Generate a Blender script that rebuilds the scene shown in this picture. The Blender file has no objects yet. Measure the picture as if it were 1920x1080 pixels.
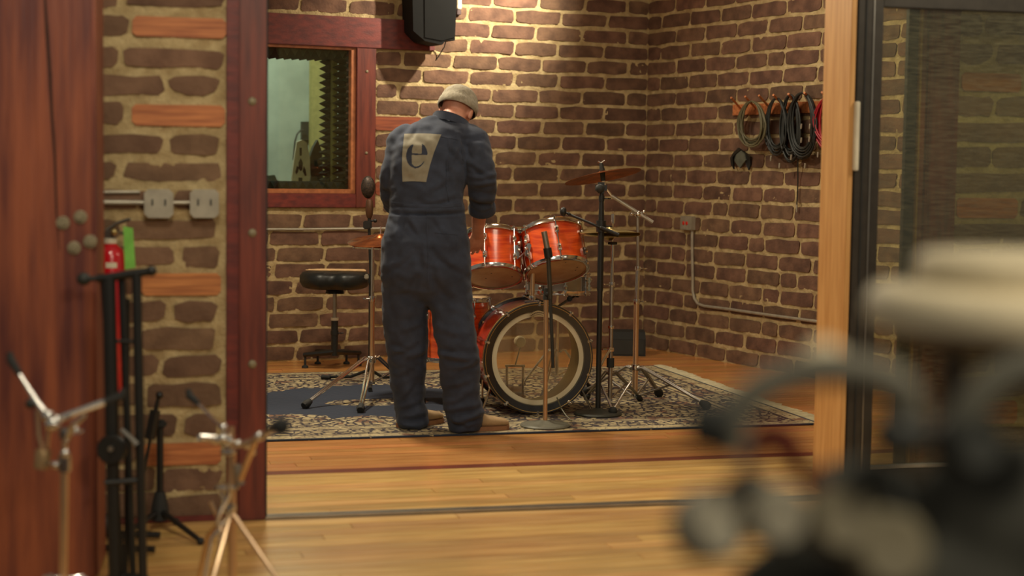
import bpy, bmesh, math, random
import numpy as np
from mathutils import Vector, Matrix, noise
from mathutils.bvhtree import BVHTree
random.seed(7)
S = bpy.context.scene
COL = S.collection
# ------------------------------------------------------------------ camera
FPX = 3100.0
CH = 1.31
PITCH = math.atan(228 / FPX)
ROLL = 0.0135
Fv = Vector((0, math.cos(PITCH), -math.sin(PITCH)))
U0 = Vector((0, math.sin(PITCH), math.cos(PITCH)))
R0 = Vector((1, 0, 0))
Rv = R0 * math.cos(ROLL) + U0 * math.sin(ROLL)
Uv = U0 * math.cos(ROLL) - R0 * math.sin(ROLL)
CP = Vector((0, 0, CH))
cd = bpy.data.cameras.new('camera')
cam = bpy.data.objects.new('camera', cd)
COL.objects.link(cam)
m = Matrix((Rv, Uv, -Fv)).transposed().to_4x4()
m.translation = CP
cam.matrix_world = m
cd.sensor_width = 36
cd.lens = FPX * 36 / 1920
cd.clip_start = 0.05
cd.dof.use_dof = True
cd.dof.focus_distance = 9.3
cd.dof.aperture_fstop = 1.75
S.camera = cam
S.view_settings.view_transform = 'Standard'
S.view_settings.look = 'None'
S.view_settings.gamma = 1
S.view_settings.use_curve_mapping = False
S.view_settings.exposure = -0.08
# world: dim warm ambient of the rest of the building
w = bpy.data.worlds.new('world')
S.world = w
w.use_nodes = True
w.node_tree.nodes['Background'].inputs[0].default_value = (1.0, 0.9, 0.74, 1)
w.node_tree.nodes['Background'].inputs[1].default_value = 0.20


def area(name, loc, target, size, power, col=(1, .8, .52), shape='DISK', spread=180):
    l = bpy.data.lights.new(name, 'AREA')
    l.shape = shape
    l.size = size
    l.energy = power
    l.color = col
    l.spread = math.radians(spread)
    o = bpy.data.objects.new(name, l)
    COL.objects.link(o)
    o.location = loc
    o.rotation_euler = (Vector(target) - Vector(loc)).to_track_quat('-Z', 'Y').to_euler()
    return o


area('studio_key_fill', (-1.25, 8.9, 3.05), (-0.6, 7.6, 0), 0.35, 90, (1, .88, .66))
area('studio_key_fill', (0.9, 9.6, 3.1), (0.9, 9.6, 0), 0.7, 26, (1, .87, .66))
area('studio_key_fill', (0.3, 7.3, 3.05), (0.2, 7.2, 0), 0.8, 15, (1, .86, .64))  # unseen fill, added to brighten the floor by the door
sl = bpy.data.lights.new('track_spot', 'SPOT')
sl.energy = 400
sl.color = (1, .90, .70)
sl.spot_size = math.radians(76)
sl.spot_blend = 1.0
sl.shadow_soft_size = .03
so_ = bpy.data.objects.new('track_spot', sl)
COL.objects.link(so_)
so_.location = (.62, 10.62, 3.1)
so_.rotation_euler = (Vector((-.30, 11.45, 2.55)) - so_.location).to_track_quat('-Z', 'Y').to_euler()
area('near_room_fill', (-0.7, 3.7, 3.0), (-0.9, 6.0, 0.9), 0.8, 27, (1, .89, .68))
area('near_room_fill', (2.7, 5.3, 3.0), (2.5, 7.3, 1.2), 0.6, 26, (1, .89, .68))  # unseen fill, added to brighten the brick behind the door glass
area('near_room_fill', (-1.2, 0.8, 3.0), (-1.0, 5.0, 1.0), 0.8, 7, (1, .89, .68))
area('near_room_fill', (1.5, 0.4, 3.0), (1.2, 2.2, 0.6), 0.6, 56, (1, .88, .66))  # unseen fill, added to brighten the drum and headphones close by


# ------------------------------------------------------------------ pixel to place (1920 x 1080 frame)
def ray(x, y):
    return Fv + Rv * ((x - 960) / FPX) - Uv * ((y - 540) / FPX)


def G(x, y, z=0.0):
    d = ray(x, y)
    return CP + d * ((z - CH) / d.z)


def AT(x, y, Y):
    d = ray(x, y)
    return CP + d * (Y / d.y)


class Plane:
    """upright plane through two floor points; s runs along it, n points to the viewer"""
    def __init__(self, a, b):
        self.a = Vector(a)
        self.u = (Vector(b) - Vector(a)).normalized()
        self.n = Vector((self.u.y, -self.u.x, 0))
        if self.n.y > 0:
            self.n = -self.n

    def hit(self, x, y, off=0.0):
        o = self.a + self.n * off
        d = ray(x, y)
        return CP + d * ((o - CP).dot(self.n) / d.dot(self.n))

    def sz(self, x, y, off=0.0):
        h = self.hit(x, y, off)
        return (h - self.a).dot(self.u), h.z

    def P(self, s, z, off=0.0):
        return self.a + self.u * s + self.n * off + Vector((0, 0, z))

    def M(self, s=0, z=0, off=0):
        mm = Matrix((self.u, Vector((0, 0, 1)), self.u.cross(Vector((0, 0, 1))))).transposed().to_4x4()
        mm.translation = self.P(s, z, off)
        return mm


# ------------------------------------------------------------------ materials
MATS = {}


def nodes(name):
    mt = bpy.data.materials.new(name)
    mt.use_nodes = True
    nt = mt.node_tree
    return mt, nt, nt.nodes['Principled BSDF']


def N(nt, typ, **kw):
    n = nt.nodes.new(typ)
    for k, v in kw.items():
        if k in n.inputs:
            n.inputs[k].default_value = v
        else:
            setattr(n, k, v)
    return n


def mat(name, col, rough=.5, metal=0, col2=None, scale=30, stretch=(1, 1, 1), bump=0, bscale=None, rand=0.0, coat=0,
        contrast=(.35, .65), detail=4, bdist=.004, sheen=0):
    mt, nt, b = nodes(name)
    L = nt.links.new
    b.inputs['Roughness'].default_value = rough
    b.inputs['Metallic'].default_value = metal
    if coat:
        b.inputs['Coat Weight'].default_value = coat
        b.inputs['Coat Roughness'].default_value = .12
    if sheen:
        b.inputs['Sheen Weight'].default_value = sheen
    tc = N(nt, 'ShaderNodeTexCoord')
    mp = N(nt, 'ShaderNodeMapping')
    mp.inputs['Scale'].default_value = stretch
    oi = N(nt, 'ShaderNodeObjectInfo')
    ad = N(nt, 'ShaderNodeVectorMath', operation='ADD')
    ml = N(nt, 'ShaderNodeMath', operation='MULTIPLY')
    ml.inputs[1].default_value = 37.0
    L(oi.outputs['Random'], ml.inputs[0])
    L(tc.outputs['Object'], ad.inputs[0])
    L(ml.outputs[0], ad.inputs[1])
    L(ad.outputs[0], mp.inputs[0])
    nz = N(nt, 'ShaderNodeTexNoise')
    nz.inputs['Scale'].default_value = scale
    nz.inputs['Detail'].default_value = detail
    L(mp.outputs[0], nz.inputs['Vector'])
    rp = N(nt, 'ShaderNodeValToRGB')
    rp.color_ramp.elements[0].position = contrast[0]
    rp.color_ramp.elements[1].position = contrast[1]
    c2 = col2 or tuple(c * .8 for c in col)
    rp.color_ramp.elements[0].color = (*c2, 1)
    rp.color_ramp.elements[1].color = (*col, 1)
    L(nz.outputs['Fac'], rp.inputs[0])
    out = rp.outputs[0]
    if rand:
        hs = N(nt, 'ShaderNodeHueSaturation')
        mr = N(nt, 'ShaderNodeMapRange')
        mr.inputs['To Min'].default_value = 1 - rand
        mr.inputs['To Max'].default_value = 1 + rand
        L(oi.outputs['Random'], mr.inputs['Value'])
        L(mr.outputs[0], hs.inputs['Value'])
        m2 = N(nt, 'ShaderNodeMath', operation='MULTIPLY')
        m2.inputs[1].default_value = 7.31
        fr = N(nt, 'ShaderNodeMath', operation='FRACT')
        mr2 = N(nt, 'ShaderNodeMapRange')
        mr2.inputs['To Min'].default_value = .5 - rand * .05
        mr2.inputs['To Max'].default_value = .5 + rand * .05
        L(oi.outputs['Random'], m2.inputs[0])
        L(m2.outputs[0], fr.inputs[0])
        L(fr.outputs[0], mr2.inputs['Value'])
        L(mr2.outputs[0], hs.inputs['Hue'])
        L(out, hs.inputs['Color'])
        out = hs.outputs[0]
    L(out, b.inputs['Base Color'])
    if bump:
        n2 = N(nt, 'ShaderNodeTexNoise')
        n2.inputs['Scale'].default_value = bscale or scale * 2
        n2.inputs['Detail'].default_value = 5
        L(mp.outputs[0], n2.inputs['Vector'])
        bp = N(nt, 'ShaderNodeBump')
        bp.inputs['Strength'].default_value = bump
        bp.inputs['Distance'].default_value = bdist
        L(n2.outputs['Fac'], bp.inputs['Height'])
        L(bp.outputs[0], b.inputs['Normal'])
    MATS[name] = mt
    return mt


def s2l(r, g, b):
    f = lambda c: ((c / 255 + .055) / 1.055) ** 2.4 if c > 10 else c / 255 / 12.92
    return (f(r), f(g), f(b))


brickM = mat('adobe_brick', s2l(122, 91, 71), .95, col2=s2l(92, 67, 53), scale=11, bump=.9, bscale=60, rand=.17)
brickD = mat('dark_adobe_brick', s2l(128, 99, 76), .95, col2=s2l(106, 80, 61), scale=11, bump=.9, bscale=60, rand=.15)
mortarM = mat('mortar', s2l(198, 176, 130), .95, col2=s2l(164, 140, 98), scale=14, bump=.9, bscale=70, bdist=.008)
nailer = mat('orange_wood', s2l(206, 132, 76), .6, col2=s2l(164, 96, 54), scale=5, stretch=(1, 14, 14), bump=.15, rand=.08)
nailerShade = mat('shaded_orange_wood', s2l(158, 82, 48), .6, col2=s2l(120, 58, 36), scale=5, stretch=(1, 14, 14), bump=.15)  # orange nailer wood with the wall's shadow put into its colour
redwood = mat('red_stained_wood', s2l(124, 56, 40), .45, col2=s2l(92, 40, 32), scale=4, stretch=(9, 9, .8), bump=.2, bscale=20)
redwoodh = mat('red_stained_beam', s2l(122, 46, 36), .5, col2=s2l(92, 34, 30), scale=4, stretch=(.8, 9, 9), bump=.2, bscale=20)
jambM = mat('golden_wood', s2l(216, 164, 100), .5, col2=s2l(196, 142, 80), scale=5, stretch=(9, 9, .7), bump=.1)
trimM = mat('orange_trim', s2l(182, 110, 64), .5, col2=s2l(150, 88, 50), scale=5, stretch=(5, 5, 5))
chrome = mat('chrome', (.74, .72, .68), .16, 1, scale=3)
steel = mat('dull_steel', (.42, .39, .34), .38, 1, scale=8)
galv = mat('galvanised_steel', s2l(176, 168, 150), .45, .35, scale=20)
chrome_tint = mat('chrome_golden_reflection', s2l(228, 194, 156), .28, .9, scale=3)  # chrome with golden reflections painted into its colour
blackm = mat('black_paint', (.011, .011, .010), .42, scale=30)
blackr = mat('black_rubber', (.02, .02, .018), .75, scale=30, bump=.2)
blackv = mat('black_vinyl', (.012, .013, .012), .42, scale=60, bump=.15)
whitep = mat('white_plastic', s2l(225, 215, 190), .5, scale=10)
drumskin = mat('coated_head', s2l(196, 165, 122), .55, col2=s2l(178, 145, 104), scale=14)
orangeD = mat('orange_lacquer', s2l(242, 100, 36), .28, col2=s2l(196, 58, 22), scale=7, stretch=(1, 1, 9), coat=.8, detail=6)
redD = mat('red_lacquer', s2l(204, 66, 36), .3, col2=s2l(160, 42, 26), scale=7, stretch=(1, 1, 6), coat=.8)
denim = mat('navy_twill', s2l(50, 58, 76), .9, col2=s2l(39, 45, 60), scale=14, bump=.35, bscale=260, bdist=.002, sheen=.08)
patchM = mat('taupe_print', s2l(142, 136, 118), .85, col2=s2l(126, 120, 102), scale=20)
skin = mat('skin', s2l(212, 152, 126), .55, col2=s2l(188, 124, 98), scale=10)
beanieM = mat('grey_knit', s2l(160, 152, 134), .95, col2=s2l(138, 130, 112), scale=60, bump=.6, bscale=180)
bronze = mat('cymbal_bronze', s2l(168, 96, 50), .32, .85, col2=s2l(120, 60, 32), scale=20)
brassC = mat('pale_brass', s2l(200, 178, 120), .3, .85, scale=20)
goldM = mat('gold_inlay', s2l(190, 150, 80), .4, .5)
hoopB = mat('black_hoop', (.012, .012, .013), .25, coat=.5)
shellin = mat('pale_shell_lining', s2l(196, 180, 140), .55, scale=10)
stickM = mat('hickory', s2l(220, 180, 130), .5)
redP = mat('red_enamel', s2l(205, 22, 34), .25, coat=.6)
redR = mat('red_receptacle', s2l(214, 50, 34), .45)
greenM = mat('green_tag', s2l(140, 215, 92), .6)
cabG = mat('grey_green_cable', s2l(104, 98, 72), .5)
cabB = mat('black_cable', (.018, .02, .018), .5)
cabR = mat('red_cable', s2l(165, 26, 40), .5)
foamM = mat('acoustic_foam', s2l(58, 62, 56), .95, scale=40, bump=.3)
alu = mat('dark_bronze_aluminium', s2l(66, 60, 52), .42, .3, scale=20)
tanM = mat('tan_suede', s2l(176, 146, 106), .85, scale=20)
ivory = mat('ivory_cover', s2l(228, 214, 180), .6, scale=6)
greyM = mat('grey_paint', s2l(120, 118, 104), .5, scale=8)
charM = mat('charcoal_plastic', s2l(42, 44, 40), .6, scale=8)
ceilM = mat('ceiling_paint', s2l(200, 180, 150), .9)
ctrlW = mat('pale_plaster', s2l(170, 178, 164), .9, scale=4)
ctrlY = mat('pale_yellow_wood', s2l(170, 160, 100), .8)
boltM = mat('weathered_zinc', s2l(150, 138, 110), .55, .3, scale=60, bump=.3)
plankN = mat('honey_plank', s2l(230, 188, 116), .30, col2=s2l(192, 144, 80), scale=3, stretch=(1.2, 20, 1), rand=.2, coat=.25, detail=6)
plankF = mat('amber_plank', s2l(212, 150, 86), .32, col2=s2l(180, 116, 62), scale=3, stretch=(1.2, 20, 1), rand=.16, coat=.25, detail=6)
plankR = mat('dark_red_plank', s2l(128, 56, 32), .35, col2=s2l(100, 42, 26), scale=3, stretch=(1.2, 16, 1), coat=.25)
subfl = mat('subfloor', s2l(70, 42, 24), .8)


def timber():
    """big reclaimed post: streaked grain, a long dark drying check, knots"""
    mt = mat('reclaimed_timber', s2l(150, 80, 50), .5, col2=s2l(92, 42, 35), scale=2.6, stretch=(7, 7, .55), bump=.5, bscale=9, contrast=(.36, .62), detail=7)
    return mt


timberM = timber()


def glass(name, tint=(1, 1, 1), gl=.08, rough=.02):
    mt = bpy.data.materials.new(name)
    mt.use_nodes = True
    nt = mt.node_tree
    nt.nodes.clear()
    L = nt.links.new
    o = N(nt, 'ShaderNodeOutputMaterial')
    mx = N(nt, 'ShaderNodeMixShader')
    tr = N(nt, 'ShaderNodeBsdfTransparent')
    tr.inputs[0].default_value = (*tint, 1)
    g = N(nt, 'ShaderNodeBsdfGlossy')
    g.inputs['Roughness'].default_value = rough
    g.inputs[0].default_value = (.9, .9, .85, 1)
    fr = N(nt, 'ShaderNodeFresnel')
    fr.inputs[0].default_value = 1.45
    ma = N(nt, 'ShaderNodeMath', operation='ADD')
    ma.inputs[1].default_value = gl
    L(fr.outputs[0], ma.inputs[0])
    L(ma.outputs[0], mx.inputs[0])
    L(tr.outputs[0], mx.inputs[1])
    L(g.outputs[0], mx.inputs[2])
    L(mx.outputs[0], o.inputs[0])
    return mt


def dusty_glass():
    """door pane: clear glass with a thin film of wiping streaks"""
    mt = glass('streaked_door_glass', (.86, .88, .76), .03, .05)
    nt = mt.node_tree
    L = nt.links.new
    out = [n for n in nt.nodes if n.type == 'OUTPUT_MATERIAL'][0]
    old = out.inputs[0].links[0].from_socket
    df = N(nt, 'ShaderNodeBsdfDiffuse')
    df.inputs[0].default_value = (.42, .38, .24, 1)
    tc = N(nt, 'ShaderNodeTexCoord')
    mp = N(nt, 'ShaderNodeMapping')
    mp.inputs['Scale'].default_value = (3, 3, 40)
    mp.inputs['Rotation'].default_value = (0, .25, 0)
    nz = N(nt, 'ShaderNodeTexNoise')
    nz.inputs['Scale'].default_value = 5
    nz.inputs['Detail'].default_value = 6
    nz.inputs['Distortion'].default_value = .6
    rp = N(nt, 'ShaderNodeMapRange')
    rp.inputs['From Min'].default_value = .38
    rp.inputs['From Max'].default_value = .75
    rp.inputs['To Min'].default_value = .02
    rp.inputs['To Max'].default_value = .16
    mx = N(nt, 'ShaderNodeMixShader')
    L(tc.outputs['Object'], mp.inputs[0])
    L(mp.outputs[0], nz.inputs['Vector'])
    L(nz.outputs['Fac'], rp.inputs['Value'])
    L(rp.outputs[0], mx.inputs[0])
    L(old, mx.inputs[1])
    L(df.outputs[0], mx.inputs[2])
    L(mx.outputs[0], out.inputs[0])
    return mt


clearM = glass('clear_head', (.97, .96, .92), .03, .08)
winM = glass('window_glass', (.84, .9, .82), .02, .02)
doorG = dusty_glass()


# ------------------------------------------------------------------ mesh builder
def frame(o, z, x=None):
    z = Vector(z).normalized()
    x = Vector(x) if x is not None else (Vector((1, 0, 0)) if abs(z.x) < .9 else Vector((0, 1, 0)))
    y = z.cross(x).normalized()
    x = y.cross(z).normalized()
    mm = Matrix((x, y, z)).transposed().to_4x4()
    mm.translation = Vector(o)
    return mm


OFF = {}


class MB:
    def __init__(self):
        self.v = []
        self.f = []

    def add(self, vs, fs, M=None):
        k = len(self.v)
        for p in vs:
            p = Vector(p)
            self.v.append(M @ p if M is not None else p)
        for f in fs:
            self.f.append([i + k for i in f])
        return self

    def box(self, c, s, M=None, bev=0.0):
        cx, cy, cz = c
        hx, hy, hz = (a / 2 for a in s)
        if bev <= 0:
            vs = [(cx + a * hx, cy + b * hy, cz + d * hz) for d in (-1, 1) for b in (-1, 1) for a in (-1, 1)]
            fs = [(0, 2, 3, 1), (4, 5, 7, 6), (0, 1, 5, 4), (2, 6, 7, 3), (0, 4, 6, 2), (1, 3, 7, 5)]
            return self.add(vs, fs, M)
        bm = bmesh.new()
        bmesh.ops.create_cube(bm, size=1)
        for v in bm.verts:
            v.co = Vector((cx + v.co.x * 2 * hx, cy + v.co.y * 2 * hy, cz + v.co.z * 2 * hz))
        bmesh.ops.bevel(bm, geom=bm.edges[:], offset=bev, segments=2, affect='EDGES')
        bm.verts.index_update()
        vs = [v.co.copy() for v in bm.verts]
        fs = [[v.index for v in f.verts] for f in bm.faces]
        bm.free()
        return self.add(vs, fs, M)

    def tube(self, pts, r, n=10, cap=True, flat=1.0):
        pts = [Vector(p) for p in pts]
        rs = r if isinstance(r, (list, tuple)) else [r] * len(pts)
        k = len(self.v)
        t0 = (pts[1] - pts[0]).normalized()
        up = Vector((0, 0, 1)) if abs(t0.z) < .9 else Vector((0, 1, 0))
        x = t0.cross(up).normalized()
        for i, p in enumerate(pts):
            if i == 0:
                t = t0
            elif i == len(pts) - 1:
                t = (pts[-1] - pts[-2]).normalized()
            else:
                t = ((pts[i + 1] - p).normalized() + (p - pts[i - 1]).normalized())
                t = t.normalized() if t.length > 1e-6 else t0
            x = (x - t * x.dot(t)).normalized()
            y = t.cross(x)
            for j in range(n):
                a = 2 * math.pi * j / n
                self.v.append(p + (x * math.cos(a) + y * math.sin(a) * flat) * rs[i])
        for i in range(len(pts) - 1):
            for j in range(n):
                a, b = k + i * n + j, k + i * n + (j + 1) % n
                self.f.append([a, b, b + n, a + n])
        if cap:
            self.f.append([k + j for j in range(n)][::-1])
            self.f.append([k + (len(pts) - 1) * n + j for j in range(n)])
        return self

    def lathe(self, prof, M, n=40, closed=False, a0=0, a1=2 * math.pi):
        k = len(self.v)
        full = abs(a1 - a0 - 2 * math.pi) < 1e-6
        cnt = n if full else n + 1
        for r, z in prof:
            for j in range(cnt):
                a = a0 + (a1 - a0) * j / n
                self.v.append(M @ Vector((r * math.cos(a), r * math.sin(a), z)))
        m_ = len(prof)
        for i in range(m_ if closed else m_ - 1):
            i2 = (i + 1) % m_
            for j in range(n):
                j2 = (j + 1) % cnt
                self.f.append([k + i * cnt + j, k + i * cnt + j2, k + i2 * cnt + j2, k + i2 * cnt + j])
        return self

    def ball(self, c, r, sc=(1, 1, 1), n=12, M=None):
        prof = [(math.sin(math.pi * i / (n // 2)) * 1 + 1e-5, -math.cos(math.pi * i / (n // 2))) for i in range(n // 2 + 1)]
        mm = Matrix.Translation(Vector(c)) @ (M or Matrix.Identity(4)) @ Matrix.Diagonal((r * sc[0], r * sc[1], r * sc[2], 1))
        return self.lathe(prof, mm, n)

    def torus(self, R, r, M, n=32, m_=8, sz=1):
        prof = [(R + r * math.cos(2 * math.pi * i / m_), r * sz * math.sin(2 * math.pi * i / m_)) for i in range(m_)]
        return self.lathe(prof, M, n, closed=True)

    def prism(self, poly, d, M):
        """outline in the local xy plane given thickness d along z"""
        n = len(poly)
        vs = [(x, y, 0) for x, y in poly] + [(x, y, d) for x, y in poly]
        fs = [list(range(n))[::-1], list(range(n, 2 * n))] + [[i, (i + 1) % n, n + (i + 1) % n, n + i] for i in range(n)]
        return self.add(vs, fs, M)

    def build(self, name, mt, parent=None, smooth=35, pos=None, kind=None):
        off = OFF.get(parent.name, Vector()) if parent is not None else Vector(pos) if pos is not None else Vector()
        me = bpy.data.meshes.new(name)
        me.from_pydata([tuple(p - off) for p in self.v], [], self.f)
        me.validate()
        bm = bmesh.new()
        bm.from_mesh(me)
        bmesh.ops.recalc_face_normals(bm, faces=bm.faces[:])
        bm.to_mesh(me)
        bm.free()
        o = bpy.data.objects.new(name, me)
        COL.objects.link(o)
        if mt:
            me.materials.append(mt)
        if smooth:
            me.shade_smooth()
            me.set_sharp_from_angle(angle=math.radians(smooth))
        if parent is not None:
            o.parent = parent
        elif pos is not None:
            o.location = off
        OFF[o.name] = off
        if kind:
            o['kind'] = kind
        return o


def tag(o, label, cat, group=None):
    o['label'] = label
    o['category'] = cat
    if group:
        o['group'] = group
    return o


def thing(name, loc, label, cat, group=None):
    o = bpy.data.objects.new(name, None)
    o.empty_display_size = .1
    COL.objects.link(o)
    o.location = loc
    OFF[o.name] = Vector(loc)
    return tag(o, label, cat, group)


def struct(o):
    o['kind'] = 'structure'
    return o


# ------------------------------------------------------------------ the floor
A15 = math.radians(15.3)
FU = Vector((math.cos(A15), math.sin(A15), 0))      # boards run this way
FV = Vector((-math.sin(A15), math.cos(A15), 0))
FO = G(1540, 797)                                    # front right corner of the rug
fl = MB()
fl.box((0, 0, -.06), (14, 18, .08))
fl.v = [p + Vector((0, 6, 0)) for p in fl.v]
floor = struct(fl.build('floor', subfl, smooth=0))


def plank_mesh(L, W, i):
    mb = MB()
    mb.box((L / 2, W / 2, -.01), (L - .0016, W - .0016, .02), bev=.0014)
    me_o = mb.build('plank_shape', None, smooth=0)
    me = me_o.data
    bpy.data.objects.remove(me_o)
    return me


PW = .083
shapes = {}
for L in (.9, 1.2, 1.6, 2.0, 2.6, 3.4):
    for mt_ in (plankN, plankF, plankR):
        me = plank_mesh(L, PW, 0)
        me.materials.append(mt_)
        shapes[(L, mt_.name)] = me
WC_, WB_, WR_ = G(1204.5, 650.7), G(502, 678.5), G(1446.7, 695)
nB = Vector((-(WB_ - WC_).y, (WB_ - WC_).x, 0)).normalized()
nR = Vector((-(WR_ - WC_).y, (WR_ - WC_).x, 0)).normalized()
nB = nB if nB.y < 0 else -nB
nR = nR if nR.x < 0 else -nR
sv_strip = (G(1000, 875) - FO).dot(FV)
sv_far = (G(500, 706) - FO).dot(FV)
rows = range(int(-4.2 / PW), int(5.2 / PW))
nplank = 0
for r in rows:
    v = r * PW
    red = abs(v - sv_strip) < PW / 2
    mt_ = plankR if red else (plankN if v < sv_strip else plankF)
    vmid = v + PW / 2
    base = FO + FV * vmid
    # span of the row that can be seen (frame plus a margin)
    Y = base.y
    u0 = -(.36 * Y + .55) - base.x
    u1 = (.36 * Y + .35) - base.x
    if v > 0:
        u1 = min(u1, 1.9)
    u = u0 - random.random() * 1.2
    while u < u1 and nplank < 297:
        L = random.choice((1.6, 2.0, 2.6, 3.4)) if v > .1 else random.choice((1.2, 1.6, 2.0, 2.6, 3.4))
        if red:
            L = 3.4
        # boards lying wholly under the rug are not laid
        hid = .12 < v < 2.3 and u > -3.9 and u + L < -.1
        e0_, e1_ = FO + FU * u + FV * v, FO + FU * (u + L) + FV * v
        far_ = v > 0 and ((max((e0_ - WC_).dot(nB), (e1_ - WC_).dot(nB)) < -.03) or (max((e0_ - WC_).dot(nR), (e1_ - WC_).dot(nR)) < -.03))
        if not (hid or far_):
            o = bpy.data.objects.new('plank', shapes[(L, mt_.name)])
            COL.objects.link(o)
            o.parent = floor
            p = FO + FU * u + FV * v
            o.location = p
            o.rotation_euler = (0, 0, A15)
            nplank += 1
        u += L
# ------------------------------------------------------------------ bricks
BH = .1095


def brick_mesh(kind, L, H, seed, chip=0):
    rnd = random.Random(seed)
    n = 4
    out = []
    hl, hh = L / 2, H / 2
    c = min(.014, hh * .4)
    base = [(-hl + c, -hh), (-hl * .33, -hh), (hl * .33, -hh), (hl - c, -hh), (hl, -hh + c), (hl, hh - c),
            (hl - c, hh), (hl * .33, hh), (-hl * .33, hh), (-hl + c, hh), (-hl, hh - c), (-hl, -hh + c)]
    ch = [rnd.random() * .007 for _ in range(4)]
    for i, (x, y) in enumerate(base):
        j = .0055 if kind == 'brick' else .0008
        x += rnd.uniform(-j, j)
        y += rnd.uniform(-j, j)
        if kind == 'brick':
            if x < 0 and y > 0 and i in (9, 10):
                x += ch[0] * 1.4; y -= ch[0] * .6
            if x > 0 and y < 0 and i in (3, 4):
                x -= ch[1] * 1.4; y += ch[1] * .6
            if chip and y < 0:
                y += max(0, abs(x) - .02) * .35
        out.append((x, y))
    d0, d1 = -.02, .010 + rnd.uniform(-.003, .004)
    k = len(out)
    d1 = (.0045 if kind == 'brick' else .008) + rnd.uniform(-.0015, .002)
    vs = [(x, y, d0) for x, y in out] + [(x, y, d1 + rnd.uniform(-.0012, .0008)) for x, y in out]
    fs = [[a, (a + 1) % k, k + (a + 1) % k, k + a] for a in range(k)]
    if kind == 'brick':
        nL = len(vs)
        vs += [(-hl * .62, rnd.uniform(-.008, .008), d1 + .003), (0, rnd.uniform(-.01, .01), d1 + rnd.uniform(.0015, .004)), (hl * .62, rnd.uniform(-.008, .008), d1 + .003)]
        own = [0, 0, 1, 2, 2, 2, 2, 2, 1, 0, 0, 0]
        for a in range(k):
            b = (a + 1) % k
            fs.append([k + a, k + b, nL + own[b]])
            if own[a] != own[b]:
                fs.append([k + a, nL + own[b], nL + own[a]])
    else:
        fs.append(list(range(k, 2 * k)))
    me = bpy.data.meshes.new(kind)
    me.from_pydata(vs, [], fs)
    me.shade_smooth()
    me.set_sharp_from_angle(angle=math.radians(24))
    return me


BM = {}


def brick(pl, parent, s0, s1, z0, z1, mt, name='brick', chip=0):
    L, H = s1 - s0, z1 - z0
    key = (round(L / .02) * .02, round(H / .008) * .008, mt.name, random.randrange(5), chip)
    if key not in BM:
        me = brick_mesh('brick' if mt not in (nailer, nailerShade) else 'wooden_nailer', max(key[0], .03), key[1], hash(key[:2]) % 1000 + key[3] * 17, chip)
        me.materials.append(mt)
        BM[key] = me
    o = bpy.data.objects.new(name, BM[key])
    COL.objects.link(o)
    o.parent = parent
    mm = pl.M((s0 + s1) / 2, (z0 + z1) / 2, 0)
    if mm.to_3x3().col[2].dot(pl.n) < 0:
        mm = mm @ Matrix.Rotation(math.pi, 4, 'Y')
    mm = mm @ Matrix.Rotation(random.uniform(-.006, .006), 4, 'Z') @ Matrix.Diagonal((L / max(key[0], .03), H / key[1], 1, 1))
    o.matrix_local = mm
    return o


def slab(name, pl, rects, th=.25, step=.0155, mt=None, amp=.0085):
    """rough mortar face over the given (s0, s1, z0, z1) rectangles, with a body behind"""
    mb = MB()
    for s0, s1, z0, z1 in rects:
        ns, nz_ = max(1, int((s1 - s0) / step)), max(1, int((z1 - z0) / step))
        k = len(mb.v)
        for i in range(nz_ + 1):
            for j in range(ns + 1):
                s, z = s0 + (s1 - s0) * j / ns, z0 + (z1 - z0) * i / nz_
                d = -.0012 + noise.noise(Vector((s * 7, z * 9, 1.3))) * amp * .8 + noise.noise(Vector((s * 38, z * 44, 4))) * amp * .9
                mb.v.append(pl.P(s, z, d))
        for i in range(nz_):
            for j in range(ns):
                a = k + i * (ns + 1) + j
                mb.f.append([a, a + 1, a + ns + 2, a + ns + 1])
        k = len(mb.v)
        for s, z in ((s0, z0), (s1, z0), (s1, z1), (s0, z1)):
            mb.v.append(pl.P(s, z, -amp * 2))
        for s, z in ((s0, z0), (s1, z0), (s1, z1), (s0, z1)):
            mb.v.append(pl.P(s, z, -th))
        mb.f += [[k + 4, k + 5, k + 6, k + 7], [k, k + 1, k + 5, k + 4], [k + 1, k + 2, k + 6, k + 5], [k + 2, k + 3, k + 7, k + 6], [k + 3, k, k + 4, k + 7]]
    me_o = mb.build(name, mt or mortarM, smooth=60)
    return struct(me_o)


# back wall and right wall of the studio
CC = G(1204.5, 650.7)
BL = G(502, 678.5)
BR = G(1446.7, 695)
back = Plane(CC, BL)       # s grows to the left from the corner
right = Plane(CC, BR)      # s grows towards the viewer
sW, zW0 = back.sz(668, 362)           # right edge of the opening, sill
_, zW1 = back.sz(600, 83)
zW0, zW1 = 1.125, 2.085
sWl = 4.3
ZT = 3.2
sWt = back.sz(702, 200)[0]            # outside edge of the window casing
wall_back = slab('wall_back', back, [(-.06, sW, 0, ZT), (sW, sWl + .6, 0, zW0), (sW, sWl + .6, zW1, ZT)], th=.12)
wall_right = slab('wall_right', right, [(-.06, 4.2, 0, ZT)], th=.2)
GAP = .0235
MAXB = 23.6


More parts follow.
